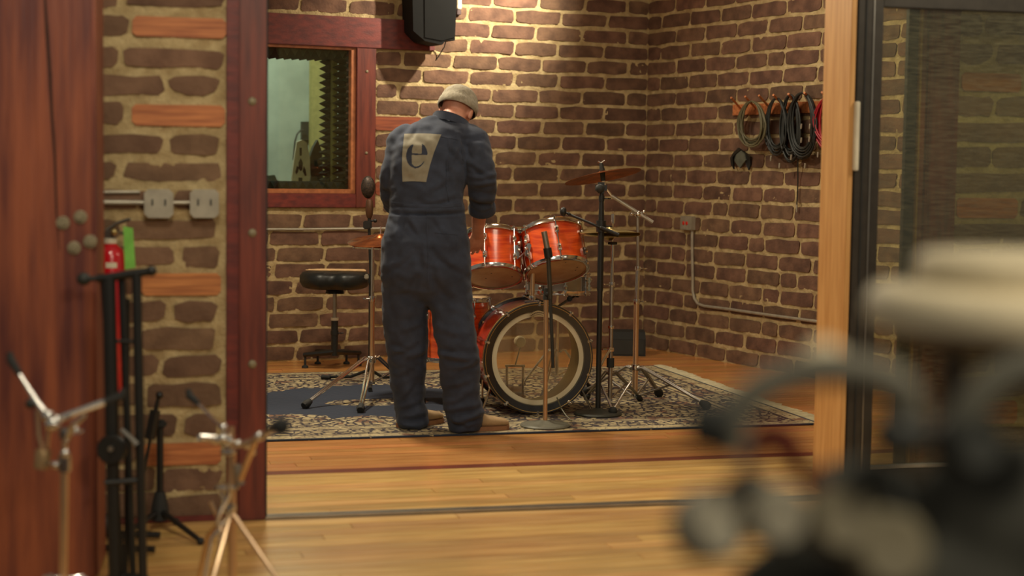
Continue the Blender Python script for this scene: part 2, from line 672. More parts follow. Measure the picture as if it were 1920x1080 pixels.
def bond(pl, parent, smax, skip, mt, Lb, phase, kmax=28, smin=0.0):
    for k in range(kmax + 1):
        z0 = k * BH + GAP * .4 + random.uniform(-.002, .002)
        z1 = z0 + BH - GAP
        full = (k + phase) % 2
        s = smin + .006
        first = True
        while s < smax:
            L = Lb * (1 if (full or not first) else .48) + random.uniform(-.018, .018)
            if not first and random.random() < .03:
                L = Lb * .5
            first = False
            e = s + L - GAP * .8
            a, b = s, min(e, smax)
            for (q0, q1, w0, w1) in skip:
                if z1 > w0 + .02 and z0 < w1 - .02 and b > q0 and a < q1:
                    if a < q0 - .05:
                        b = q0 - .008
                    elif b > q1 + .05:
                        a = q1 + .008
                    else:
                        a = b
            if b - a > .04:
                brick(pl, parent, a, b, z0, z1, mt)
            s += L


sB1 = back.sz(812, 90)[0]             # right end of the head beam
nail_z = []
# wooden nailers beside the window casing
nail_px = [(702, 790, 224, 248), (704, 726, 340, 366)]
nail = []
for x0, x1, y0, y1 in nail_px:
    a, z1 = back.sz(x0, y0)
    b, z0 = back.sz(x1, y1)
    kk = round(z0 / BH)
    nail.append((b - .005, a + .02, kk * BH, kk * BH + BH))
    brick(back, wall_back, b, a, kk * BH + .008, kk * BH + BH - .008, nailerShade, 'wooden_nailer')
ssill = back.sz(690, 375)[0]
bond(back, wall_back, 3.05, [(sWt - .004, 9, zW0 - .11, zW1 + .2), (sB1, 9, zW1 - .005, zW1 + .205), (sWt - .06, 9, zW0 - .105, zW0)] + nail, brickM, .352, 0)
bond(right, wall_right, 3.25, [], brickM, .352, 1)

# studio floor meets walls; ceiling over the studio
cb = MB()
pts = [back.P(4.5, ZT), back.P(0, ZT), right.P(4.2, ZT), FO + FU * 1.1 + FV * -1.9 + Vector((0, 0, ZT)), FO - FU * 5 - FV * 1.9 + Vector((0, 0, ZT))]
k = [p.copy() for p in pts] + [p + Vector((0, 0, .1)) for p in pts]
cb.add(k, [[0, 1, 2, 3, 4], [9, 8, 7, 6, 5]] + [[i, (i + 1) % 5, 5 + (i + 1) % 5, 5 + i] for i in range(5)])
struct(cb.build('ceiling', ceilM, smooth=0))

# ------------------------------------------------------------------ window in the back wall
win = struct(MB().box((0, 0, 0), (.001, .001, .001)).build('window_1', redwoodh, smooth=0))
win.data.clear_geometry()


def wbox(pl, s0, s1, z0, z1, d0, d1, bev=.004):
    mb = MB()
    mm = pl.M(0, 0, 0)
    zs = 1 if mm.to_3x3().col[2].dot(pl.n) > 0 else -1
    mb.box(((s0 + s1) / 2, (z0 + z1) / 2, zs * (d0 + d1) / 2), (abs(s1 - s0), abs(z1 - z0), abs(d1 - d0)), mm, bev)
    return mb


mbf = wbox(back, sB1, sWl, zW1, zW1 + .2, -.1, .035)
mbf.build('window_1', redwoodh, smooth=30)
bpy.data.objects.remove(win)
win = [o for o in bpy.data.objects if o.name.startswith('window_1')][0]
win.name = 'window_1'
OFF['window_1'] = Vector()
struct(win)
wbox(back, sW + .012, sWt, zW0 - .105, zW1, -.1, .03).build('casing_post', redwood, win, 30)
wbox(back, sW + .012, sWl, zW0 - .105, zW0 - .012, -.1, .028).build('sill_beam', redwoodh, win, 30)
t = MB()
for q in ((sW - .014 + .026, sW + .026 + .02, zW0 - .012, zW1), (sW + .02, sWl, zW0 - .012, zW0 + .018), (sW + .02, sWl, zW1 - .018, zW1)):
    tb = wbox(back, *q, -.09, .012, .002)
    t.add(tb.v, tb.f)
t.build('window_trim', trimM, win, 30)
for x, y in ((688, 134), (687, 287)):
    p = back.hit(x, y, .03)
    MB().lathe([(1e-4, .007), (.006, .006), (.010, .002), (.011, 0)], frame(p, back.n), 14).build('bolt_head', boltM, win)
mb = wbox(back, sW + .03, sWl, zW0, zW1, -.035, -.030, 0)
mb.build('window_pane', winM, win, 0)
# deep reveal lined with wedge foam
D1, D2, D3 = -.10, -.30, -.62
sE = sW + .03


def foam_side(name, d0, d1, sedge, amp, ax):
    mb = MB()
    n = 20
    if ax == 'v':     # teeth stacked in height, pointing away from the reveal side
        for i in range(n):
            za, zb = zW0 + (zW1 - zW0) * i / n, zW0 + (zW1 - zW0) * (i + 1) / n
            zm = (za + zb) / 2
            vs = [back.P(sedge, za, d0), back.P(sedge, zb, d0), back.P(sedge + amp, zm, d0), back.P(sedge, za, d1), back.P(sedge, zb, d1), back.P(sedge + amp, zm, d1)]
            mb.add(vs, [(0, 1, 2), (3, 5, 4), (0, 2, 5, 3), (1, 4, 5, 2)])
        mb2 = wbox(back, sedge - .03, sedge, zW0, zW1, d0, d1, 0)
        mb.add(mb2.v, mb2.f)
    else:
        n = 44
        zb_, sg = (zW0 + .02, 1) if ax == 'b' else (zW1 - .02, -1)
        for i in range(n):
            a, b = sedge + .055 * i, sedge + .055 * (i + 1)
            vs = [back.P(a, zb_, d0), back.P(b, zb_, d0), back.P((a + b) / 2, zb_ + sg * amp, d0), back.P(a, zb_, d1), back.P(b, zb_, d1), back.P((a + b) / 2, zb_ + sg * amp, d1)]
            mb.add(vs, [(0, 1, 2), (3, 5, 4), (0, 2, 5, 3), (1, 4, 5, 2)])
        mb2 = wbox(back, sedge, sWl, min(zb_, zb_ - sg * .03), max(zb_, zb_ - sg * .03), d0, d1, 0)
        mb.add(mb2.v, mb2.f)
    o = mb.build(name, foamM, win, 0)
    return o


foam_side('foam_wedges', -.045, -.27, sE + .002, .05, 'v')
foam_side('foam_wedges', -.32, -.47, sE + .03, .05, 'v')
foam_side('foam_wedges', -.045, -.46, sE + .03, .045, 'b')
foam_side('foam_wedges', -.045, -.46, sE + .03, .05, 't')
wbox(back, sE + .012, sE + .045, zW0, zW1, -.27, -.32, .002).build('reveal_batten', ctrlY, win, 30)
# control room behind the window
cr = wbox(back, sW - 1.0, sWl + .5, 0, ZT, -3.1, -3.0, 0)
struct(cr.build('wall_control_room', ctrlW, smooth=0))
x0, z0 = back.sz(583, 200, -2.9)
x1, _ = back.sz(616, 200, -2.9)
struct(wbox(back, x1, x0, 0, 2.9, -2.95, -2.88, 0).build('trim_1', ctrlY, smooth=0))
crl = area('control_room_lamp', back.P(2.6, 2.9, -1.5), back.P(2.5, 1.5, -3.0), .6, 50, (.96, 1, .88))
# chair back and monitor seen through the pane
chl = back.hit(564, 330, -1.1)
th_ = thing('swivel_chair', (chl.x, chl.y, 0), 'white shell chair back with dark leaf-shaped slots behind the window', 'chair')


def ctl(x, y, off=-1.1):
    return back.hit(x, y, off)


def outline(pts, off=-1.1, d=.02):
    mb = MB()
    a = [back.hit(x, y, off) for x, y in pts]
    b = [p - back.n * d for p in a]
    n = len(a)
    mb.add(a + b, [list(range(n)), list(range(n, 2 * n))[::-1]] + [[i, (i + 1) % n, n + (i + 1) % n, n + i] for i in range(n)])
    return mb


outline([(545, 400), (548, 330), (553, 290), (557, 266), (567, 262), (576, 268), (581, 295), (582, 330), (577, 360), (576, 400)]).build('backrest', whitep, th_, 0)
for pl_ in ([(562, 277), (566, 277), (566, 292), (562, 292)], [(564, 297), (568, 305), (567, 318), (564, 321), (560, 316), (560, 305)],
            [(557, 311), (560, 314), (559, 322), (556, 327), (554, 322)], [(570, 312), (573, 318), (575, 329), (572, 330), (568, 321)], [(560, 333), (567, 333), (567, 343), (560, 343)]):
    outline(pl_, -1.095, .006).build('slot', charM, th_, 0)
seatb = MB()
seatb.ball(back.hit(566, 420, -1.0), .22, (1, 1, .2), 16)
seatb.build('seat', whitep, th_)
MB().tube([(chl.x, chl.y, .02), (chl.x, chl.y, .95)], .03).build('column', charM, th_)
MB().lathe([(.28, 0.002), (.27, .03), (.04, .05)], frame((chl.x, chl.y, 0), (0, 0, 1)), 20).build('base', charM, th_)
outline([(579, 300), (588, 276), (596, 262), (604, 285), (606, 330), (597, 400), (578, 400), (583, 330)], -1.3, .05).build('coat', charM, smooth=0)
o = bpy.data.objects['coat']
tag(o, 'dark grey cloth bundle hanging beside the white chair behind the window', 'coat')
mt_ = thing('wall_phone', tuple(ctl(575, 262, -2.9)), 'small dark wall phone with curled cord on control room wall', 'phone')
outline([(567, 228), (583, 228), (583, 262), (567, 262)], -2.95, .06).build('body', charM, mt_, 0)
MB().tube([ctl(572, 245, -2.9), ctl(564, 244, -2.9), ctl(557, 252, -2.9), ctl(553, 266, -2.9), ctl(550, 300, -2.9)], .008, 6).build('cord', charM, mt_)
outline([(488, 330), (515, 328), (520, 338), (530, 341), (530, 626), (488, 628)], -1.5, .1).build('mixing_desk', greyM, smooth=0)
tag(bpy.data.objects['mixing_desk'], 'low grey desk edge at the bottom left of the window', 'desk')

# ------------------------------------------------------------------ near wall with its posts
TL_ = G(497, 972)
TR_ = G(1480, 936)
door = Plane(TL_, TR_)                # s grows to the right, plane of the sliding door
nearW = Plane(TL_, TR_)
wall_left = slab('wall_left', nearW, [(-2.6, nearW.sz(424, 500)[0], 0, ZT)], th=.4, step=.0155)
rowsL = [(-14, 14, 180, 222, 0), (-14, 14, 235, 421, 0), (27, 67, 180, 240, 0), (30, 73, 248, 424, 1), (88, 126, 180, 221, 0), (90, 129, 233, 418, 0),
         (140, 180, 140, 308, 0), (142, 182, 317, 413, 2), (192, 232, 180, 235, 0), (195, 238, 247, 422, 1), (250, 288, 130, 304, 0), (252, 291, 320, 412, 0),
         (303, 336, 180, 217, 0), (304, 340, 233, 415, 0), (356, 392, 150, 312, 0), (356, 392, 325, 413, 0), (412, 447, 150, 225, 0), (411, 448, 236, 405, 0),
         (462, 497, 180, 325, 0), (464, 502, 340, 412, 0), (513, 553, 265, 414, 1), (513, 550, 180, 256, 0), (566, 600, 150, 311, 0), (566, 602, 327, 406, 0),
         (615, 655, 150, 256, 0), (615, 655, 268, 404, 0), (669, 705, 150, 296, 0), (668, 704, 307, 413, 0), (722, 760, 150, 262, 0), (720, 761, 273, 413, 0),
         (778, 818, 150, 330, 0), (779, 816, 345, 406, 0), (832, 869, 268, 414, 1), (832, 868, 160, 258, 0), (882, 918, 150, 292, 0), (880, 918, 305, 416, 0),
         (930, 966, 150, 296, 0), (930, 966, 308, 413, 0)]
for y0, y1, x0, x1, kd in rowsL:
    s0, z1 = nearW.sz(x0, y0)
    s1, z0 = nearW.sz(x1, y1)
    if kd == 1:
        brick(nearW, wall_left, s0, s1, z0, z1, nailer, 'wooden_nailer')
    else:
        brick(nearW, wall_left, s0, s1, z0, z1, brickD, 'brick', chip=1 if kd == 2 else 0)
# the rest of the same wall: above the frame and beyond the timber post
for k in range(29):
    z0 = nearW.sz(300, 966)[1] + k * .1085
    z1 = z0 + .078
    if z1 > ZT:
        break
    sR = nearW.sz(413, 0)[0] if z0 > nearW.sz(300, -20)[1] else nearW.sz(128, 500)[0]
    s = -2.55 + (.18 if k % 2 else 0)
    while s < sR - .06:
        e = min(s + .33, sR)
        brick(nearW, wall_left, s, e, z0, z1, brickD)
        s += .36
# red door post
a, b, c = nearW.sz(424, 700)[0], nearW.sz(447, 700)[0], nearW.sz(497, 700)[0]
pst = struct(wbox(nearW, b, c, 0, ZT, -.32, .028, .005).build('trim_2', redwood, smooth=30))
wbox(nearW, a, b, 0, ZT, -.30, .016, .003).build('edge_board', redwoodh, pst, 30)
wbox(nearW, c, c + .006, 0, ZT, -.10, .02, 0).build('rubber_seal', blackr, pst, 0)
for y in (190, 437, 683):
    p = nearW.hit(473, y, .028)
    MB().lathe([(1e-4, .008), (.008, .007), (.0145, .003), (.016, 0)], frame(p, nearW.n), 16).build('bolt_head', boltM, pst)
bx = wbox(nearW, -2.6, a, 0, .022, .0, .015, .002)
struct(bx.build('baseboard_left', redwoodh, smooth=0))
# threshold track
tk = MB()
for d0, d1, h in ((-.02, .03, .004), (-.02, -.014, .012), (.002, .008, .012), (.024, .030, .012)):
    q = wbox(nearW, c, 3.6, 0, h, d0, d1, 0)
    tk.add(q.v, q.f)
trk = tk.build('sliding_door_track', steel, smooth=0)
tag(trk, 'grey metal door track crossing the wooden floor', 'track')

# big timber post
pj = AT(180, 700, 5.1)
pp = Plane((pj.x - .5, 5.02, 0), (pj.x, 5.1, 0))
s1 = pp.sz(181, 560)[0]
post = wbox(pp, s1 - .46, s1, 0, ZT, -.3, 0, .012)
# cut extra rings so that the arris wanders a little
po = post.build('timber_post', timberM, smooth=30)
po['kind'] = 'structure'
crk = MB()
cpts = [(84, -10), (88, 60), (94, 140), (97, 210), (103, 300), (106, 400), (112, 470)]
vs = []
for i, (x, y) in enumerate(cpts):
    wd = [2.2, 3.2, 3.0, 2.6, 2.2, 1.6, .5][i]
    vs += [pp.hit(x - wd, y, .0015), pp.hit(x + wd, y, .0015)]
crk.add(vs, [[2 * i, 2 * i + 1, 2 * i + 3, 2 * i + 2] for i in range(len(cpts) - 1)])
crk.build('drying_crack', mat('crack_dark', s2l(44, 24, 18), .9), po, 0)
for x, y in ((118, 418), (151, 407), (139, 465), (169, 453)):
    p = pp.hit(x, y, 0)
    bb = MB()
    M_ = frame(p, pp.n)
    bb.lathe([(1e-4, .006), (.018, .006), (.021, .003), (.021, -.002)], M_, 18)
    bb.lathe([(1e-4, .014), (.010, .014), (.0115, .011), (.0115, .004)], M_, 6)
    bb.build('washer_bolt', boltM, po, 30)

# electrical conduit and boxes on the near wall
el = thing('conduit_run', tuple(nearW.hit(230, 378)), 'galvanised conduit on the near brick wall ending in two square outlet boxes', 'conduit')
m1 = MB().tube([nearW.hit(60, 378, .025), nearW.hit(275, 380, .025)], .0095, 10)
m1.tube([nearW.hit(318, 380, .025), nearW.hit(362, 380, .025)], .0075, 10)
m1.build('pipe', galv, el)
MB().tube([nearW.hit(60, 361, .012), nearW.hit(262, 360, .012)], .006, 8).build('pipe', galv, el)
for cx in (297, 382):
    q = MB()
    p0 = nearW.hit(cx, 381, .0)
    mm = nearW.M(0, 0, 0)
    mm.translation = p0
    zs = 1 if mm.to_3x3().col[2].dot(nearW.n) > 0 else -1
    e, cc = .051, .014
    poly = [(-e + cc, -e), (e - cc, -e), (e, -e + cc), (e, e - cc), (e - cc, e), (-e + cc, e), (-e, e - cc), (-e, -e + cc)]
    bx = MB().prism([(x * .96, y * .96) for x, y in poly], zs * .045, mm).build('box', galv, el, 0)
    m2 = mm.copy()
    m2.translation = p0 + nearW.n * .045
    MB().prism(poly, zs * .006, m2).build('cover_plate', galv, bx, 0)
    m2.translation = p0 + nearW.n * .0505
    for dx in (-.0225, .0225):
        MB().box((dx, .004, zs * .001), (.006, .022, .003), m2).build('slot', charM, bx, 0)

# fire extinguisher hanging by the near wall
EX = AT(207, 600, 5.83)
ex = thing('fire_extinguisher', (EX.x, EX.y, 0), 'red fire extinguisher with a green tag behind the black stand', 'extinguisher')
zt, zb = AT(207, 458, 5.83).z, AT(207, 745, 5.83).z
MM = frame((EX.x, EX.y, 0), (0, 0, 1))
MB().lathe([(1e-4, zb), (.045, zb), (.052, zb + .012), (.052, zt - .04), (.045, zt - .018), (.028, zt - .004), (.02, zt + .004), (1e-4, zt + .004)], MM, 28).build('cylinder', redP, ex)
MB().lathe([(.022, zt + .002), (.024, zt + .004), (.024, zt + .02), (.02, zt + .022)], MM, 20).build('neck_ring', whitep, ex)
hd = MB().box((EX.x, EX.y, zt + .035), (.035, .03, .03), bev=.004)
hd.tube([(EX.x - .01, EX.y, zt + .05), (EX.x + .03, EX.y - .01, zt + .075), (EX.x + .075, EX.y - .02, zt + .09)], .007)
hd.tube([(EX.x - .01, EX.y, zt + .04), (EX.x + .03, EX.y - .01, zt + .045), (EX.x + .065, EX.y - .02, zt + .035)], .006)
hd.build('valve_handle', steel, ex)
MB().ball((EX.x + .02, EX.y - .025, zt + .045), .012).build('gauge', brassC, ex)
MB().tube([(EX.x - .02, EX.y, zt + .04), (EX.x - .05, EX.y - .02, zt + .01), (EX.x - .06, EX.y - .01, zt - .1), (EX.x - .06, EX.y, zt - .32)], .008).build('hose', blackr, ex)
tg = MB()
tgp = [AT(231, 424, 5.76), AT(249, 428, 5.76), AT(254, 502, 5.76), AT(234, 505, 5.76)]
tg.add(tgp + [p + Vector((0, .002, 0)) for p in tgp], [(0, 1, 2, 3), (7, 6, 5, 4), (0, 4, 5, 1), (1, 5, 6, 2), (2, 6, 7, 3), (3, 7, 4, 0)])
tg.build('tag', greenM, ex, 0)
for (x, y, w_, h_) in ((222, 496, 24, 10), (223, 618, 14, 50)):
    p = AT(x, y, 5.83)
    zz0, zz1 = AT(x, y + h_ / 2, 5.83).z, AT(x, y - h_ / 2, 5.83).z
    a0 = -math.pi / 2 - .05
    MB().lathe([(.0528, zz0), (.0528, zz1)], MM, 8, a0=a0, a1=a0 + w_ / 32).build('label', whitep, ex, 60)

# ------------------------------------------------------------------ right side: jamb, sliding glass door, wall beyond
def dpx(x, y=700, off=0):
    return door.sz(x, y, off)[0]


jb = dpx(1588, 700, .03)
ja = jb - .022
jo = struct(wbox(door, ja, jb, 0, ZT, -.225, .03, .002).build('trim_3', jambM, smooth=30))
dr = thing('sliding_glass_door', tuple(door.P(jb + .6, 0, .02)), 'dark framed sliding glass door with streaked pane, pulled open at the right', 'door')
da = jb + .004
db = da + .108
de = da + 2.2
zg0 = door.sz(1660, 878, .03)[1]
zg1 = door.sz(1660, 13, .03)[1]
wbox(door, da, db, .012, 2.25, -.02, .035, .003).build('stile', alu, dr, 30)
wbox(door, da + .03, da + .036, .02, 2.24, .035, .039, 0).build('stile_bead', blackr, dr, 0)
wbox(door, db - .045, db - .040, .02, 2.24, .035, .040, 0).build('bright_bead', steel, dr, 0)
wbox(door, db, de, zg1, 2.25, -.02, .03, .003).build('top_rail', alu, dr, 30)
wbox(door, db, de, .012, zg0, -.02, .03, .003).build('bottom_rail', alu, dr, 30)
wbox(door, db, de, zg0, zg0 + .012, .0, .034, .001).build('glazing_bead', galv, dr, 0)
wbox(door, de, de + .1, .012, 2.25, -.02, .035, .003).build('stile', alu, dr, 30)
wbox(door, db - .002, de, zg0, zg1, .002, .008, 0).build('glass_pane', doorG, dr, 0)
hz1, hz0 = door.sz(1603, 190, .045)[1], door.sz(1603, 320, .045)[1]
wbox(door, da - .008, da + .010, hz0, hz1, .03, .055, .003).build('pull_handle', whitep, dr, 30)
# wall behind the open door
farR = Plane(door.P(0, 0, -.42), door.P(1, 0, -.42))
sa = farR.sz(1786, 400)[0]
sp0, sp1 = farR.sz(1728, 400)[0], farR.sz(1785, 400)[0]
wall_rr = slab('wall_near_right', farR, [(sp1, 5.2, 0, ZT)], th=.2, step=.02)
pr = struct(wbox(farR, sp0, sp1, 0, ZT, -.06, .03, .005).build('trim_4', redwood, smooth=30))
wbox(farR, sp0 - .03, sp0 - .002, 0, ZT, -.04, .01, .002).build('edge_board', timberM, pr, 30)
wbox(farR, sp0 - .037, sp0 - .031, 0, ZT, -.05, .02, 0).build('gold_bead', goldM, pr, 0)
wbox(farR, sp0 - .085, sp0 - .038, 0, ZT, -.03, 0, .002).build('black_edge', blackm, pr, 30)
rowsR = [(-14, 18, 1790, 1870, 0), (-14, 18, 1880, 1990, 0), (28, 68, 1792, 1840, 0), (28, 68, 1850, 1990, 0), (82, 123, 1792, 1860, 2), (82, 123, 1868, 1990, 0), (136, 173, 1803, 1913, 1),
         (136, 173, 1922, 2000, 0), (181, 218, 1792, 1860, 0), (181, 218, 1866, 1990, 0), (228, 266, 1791, 1932, 0), (275, 313, 1790, 1856, 0), (276, 314, 1863, 1990, 0),
         (323, 361, 1788, 1924, 0), (371, 409, 1793, 1906, 1), (371, 409, 1914, 1990, 0)]
yy = 418
kq = 0
while yy < 1010:
    if kq % 4 == 3:
        rowsR.append((yy, yy + 39, 1790, 1905, 1))
    elif kq % 2:
        rowsR += [(yy, yy + 39, 1788, 1855, 0), (yy, yy + 39, 1863, 1990, 0)]
    else:
        rowsR += [(yy, yy + 39, 1788, 1922, 0)]
    yy += 48
    kq += 1
for y0, y1, x0, x1, kd in rowsR:
    s0, z1 = farR.sz(x0, y0)
    s1, z0 = farR.sz(x1, y1)
    if z0 < .01:
        continue
    brick(farR, wall_rr, s0, s1, z0, z1, nailer if kd == 1 else brickD, 'wooden_nailer' if kd == 1 else 'brick', chip=1 if kd == 2 else 0)
# ------------------------------------------------------------------ the rug
RL, RW = 4.3, 2.5


def rug_mat():
    mt, nt, b = nodes('persian_rug')
    L = nt.links.new
    b.inputs['Roughness'].default_value = .95
    tc = N(nt, 'ShaderNodeTexCoord')
    sp = N(nt, 'ShaderNodeSeparateXYZ')
    L(tc.outputs['Object'], sp.inputs[0])

    def M(op, a, bb=None, cl=False):
        n = N(nt, 'ShaderNodeMath', operation=op)
        n.use_clamp = cl
        for i, q in enumerate((a, bb)):
            if q is None:
                continue
            if isinstance(q, (int, float)):
                n.inputs[i].default_value = q
            else:
                L(q, n.inputs[i])
        return n.outputs[0]
    X, Y = sp.outputs[0], sp.outputs[1]
    dr_ = M('MULTIPLY', X, -1)
    d = M('MINIMUM', dr_, M('MINIMUM', Y, M('SUBTRACT', RW, Y)))
    dn = M('DIVIDE', d, .6)
    rp = N(nt, 'ShaderNodeValToRGB')
    rp.color_ramp.interpolation = 'CONSTANT'
    el_ = rp.color_ramp.elements
    el_[0].position = 0
    el_[0].color = (1, 1, 1, 1)
    el_[1].position = .03
    el_[1].color = (.22, .22, .22, 1)
    for p, v in ((.05, .30), (.16, 1), (.18, .56), (.20, .50), (.42, .9), (.45, .2), (.50, .8), (.52, .28), (.56, .9), (.58, .52)):
        e = el_.new(p)
        e.color = (v, v, v, 1)
    L(dn, rp.inputs[0])
    # floral figure: cells warped by noise, drawn a little longer along the weave
    mp = N(nt, 'ShaderNodeMapping')
    mp.inputs['Scale'].default_value = (1, 1.0, 1)
    L(tc.outputs['Object'], mp.inputs[0])
    nz = N(nt, 'ShaderNodeTexNoise')
    nz.inputs['Scale'].default_value = 32
    nz.inputs['Detail'].default_value = 3
    L(mp.outputs[0], nz.inputs['Vector'])
    vr = N(nt, 'ShaderNodeTexVoronoi')
    vr.inputs['Scale'].default_value = 21
    vr.feature = 'DISTANCE_TO_EDGE'
    L(mp.outputs[0], vr.inputs['Vector'])
    wv = N(nt, 'ShaderNodeTexVoronoi')
    wv.inputs['Scale'].default_value = 52
    L(mp.outputs[0], wv.inputs['Vector'])
    Pn = M('ADD', M('MULTIPLY', nz.outputs['Fac'], .55), M('ADD', M('MULTIPLY', vr.outputs['Distance'], 1.9), M('MULTIPLY', wv.outputs['Distance'], .35)))
    Pn = M('SUBTRACT', Pn, .185)
    # medallion
    cm = G(640, 754)
    cx, cy = (cm - FO).dot(FU), (cm - FO).dot(FV)
    ax_ = M('DIVIDE', M('SUBTRACT', X, cx), .80)
    ay_ = M('DIVIDE', M('SUBTRACT', Y, cy), .66)
    r2 = M('SQRT', M('ADD', M('MULTIPLY', ax_, ax_), M('MULTIPLY', ay_, ay_)))
    n3 = N(nt, 'ShaderNodeTexNoise')
    n3.inputs['Scale'].default_value = 3.2
    n3.inputs['Detail'].default_value = 2
    L(tc.outputs['Object'], n3.inputs['Vector'])
    r3 = M('ADD', r2, M('MULTIPLY', M('SUBTRACT', n3.outputs['Fac'], .5), 1.3))
    med = M('LESS_THAN', r3, .86)
    ci = G(712, 757)
    ix, iy = (ci - FO).dot(FU), (ci - FO).dot(FV)
    bx_ = M('DIVIDE', M('SUBTRACT', X, ix), .27)
    by_ = M('DIVIDE', M('SUBTRACT', Y, iy), .13)
    r4 = M('ADD', M('SQRT', M('ADD', M('MULTIPLY', bx_, bx_), M('MULTIPLY', by_, by_))), M('MULTIPLY', M('SUBTRACT', n3.outputs['Fac'], .5), .8))
    med = M('MULTIPLY', med, M('GREATER_THAN', r4, 1))
    th_ = M('ADD', rp.outputs[0], med)
    fac = M('GREATER_THAN', Pn, th_)
    vc = N(nt, 'ShaderNodeTexVoronoi')
    vc.inputs['Scale'].default_value = 14
    L(tc.outputs['Object'], vc.inputs['Vector'])
    cr_ = N(nt, 'ShaderNodeValToRGB')
    cr_.color_ramp.interpolation = 'CONSTANT'
    cr_.color_ramp.elements[0].color = (*s2l(178, 162, 124), 1)
    cr_.color_ramp.elements[1].position = .55
    cr_.color_ramp.elements[1].color = (*s2l(156, 140, 106), 1)
    e = cr_.color_ramp.elements.new(.86)
    e.color = (*s2l(128, 94, 70), 1)
    sv = N(nt, 'ShaderNodeSeparateColor')
    L(vc.outputs['Color'], sv.inputs[0])
    L(sv.outputs[0], cr_.inputs[0])
    mx = N(nt, 'ShaderNodeMix', data_type='RGBA')
    dk = N(nt, 'ShaderNodeMix', data_type='RGBA')
    dk.inputs[6].default_value = (*s2l(58, 50, 52), 1)
    dk.inputs[7].default_value = (*s2l(44, 51, 66), 1)
    L(M('ADD', med, M('LESS_THAN', d, .02), True), dk.inputs[0])
    L(fac, mx.inputs[0])
    L(dk.outputs[2], mx.inputs[6])
    L(cr_.outputs[0], mx.inputs[7])
    L(mx.outputs[2], b.inputs['Base Color'])
    bp = N(nt, 'ShaderNodeBump')
    bp.inputs['Strength'].default_value = .4
    bp.inputs['Distance'].default_value = .004
    L(Pn, bp.inputs['Height'])
    L(bp.outputs[0], b.inputs['Normal'])
    return mt


RT = .009
rug = MB().box((-RL / 2, RW / 2, RT / 2 + .0005), (RL, RW, RT), bev=.003).build('area_rug', rug_mat(), smooth=0)
rug.location = FO
rug.rotation_euler = (0, 0, A15)
tag(rug, 'cream and navy floral Persian rug lying under the drum kit', 'rug')
fr_ = MB()
rf = random.Random(3)
for i in range(230):
    y = RW * (i + .5) / 230
    a, bq = rf.uniform(-.03, .03), rf.uniform(.055, .105)
    fr_.tube([(-.004, y, .007), (bq * .5, y + a * .4, .009), (bq, y + a, .004)], [.006, .006, .0035], 4)
fo = fr_.build('fringe', ivory, smooth=0)
fo.data.materials[0] = mat('rug_fringe', s2l(208, 198, 164), .95)
fo.parent = rug
fo['kind'] = 'stuff'
FLZ = RT + .001                       # top of the rug

# ------------------------------------------------------------------ stands: shared pieces


def V(*a):
    return Vector(a)


def foot_px(x, y, z=.0):
    return G(x, y, z)


def legs(root, c, zh, zl, feet, mt, r=.008, foot_r=.017, brace=True, fmt=None):
    """tripod: each leg runs from the collar at zh to its rubber foot, a brace ties it to the lower collar"""
    for f in feet:
        f = Vector(f)
        d = (f - Vector((c[0], c[1], f.z)))
        hd = d.normalized()
        top = Vector((c[0], c[1], zh)) + hd * .022
        knee = top + hd * .03 + V(0, 0, .006)
        mb = MB()
        side = hd.cross(V(0, 0, 1)) * (r * 1.1)
        for sg in (-1, 1):
            mb.tube([top + side * sg, knee + side * sg, f + V(0, 0, .022) + side * sg * .5], r * .62, 8)
        if brace:
            mid = knee.lerp(f, .42)
            lo = Vector((c[0], c[1], zl)) + hd * .015
            mb.tube([lo, mid], r * .55, 6)
        mb.ball(top, r * 1.5)
        lg = mb.build('leg', mt, root)
        dd = (f + V(0, 0, .02) - knee).normalized()
        MB().tube([f + V(0, 0, foot_r * .75) - dd * .045, f + V(0, 0, foot_r * .75) - dd * .012, f + V(0, 0, foot_r * .8) + dd * .012], [foot_r * .6, foot_r, foot_r * .8], 10).build('rubber_foot', fmt or blackr, lg)


def collar(root, p, r, h, mt=None, wing=None, name='collar'):
    mb = MB().lathe([(1e-4, -h / 2), (r, -h / 2), (r * 1.05, 0), (r, h / 2), (1e-4, h / 2)], frame(p, (0, 0, 1)), 16)
    if wing is not None:
        w_ = Vector(wing).normalized()
        q = Vector(p) + w_ * (r + .018)
        mb.tube([p, q], .004, 6)
        sd = w_.cross(V(0, 0, 1)).normalized()
        mb.tube([q - sd * .016 + w_ * .012, q, q + sd * .016 + w_ * .012], .004, 6)
    return mb.build(name, mt or chrome, root)


def cymbal_bm(c, axis, r, bell=.03):
    prof = [(1e-4, .026), (bell * .5, .024), (bell, .012), (bell * 1.1, .010), (r * .5, .004), (r * .8, -.003), (r, -.010),
            (r, -.0115), (r * .8, -.0045), (r * .5, .0025), (bell * 1.1, .0085), (bell, .0105), (1e-4, .024)]
    return MB().lathe(prof, frame(c, axis), 56)


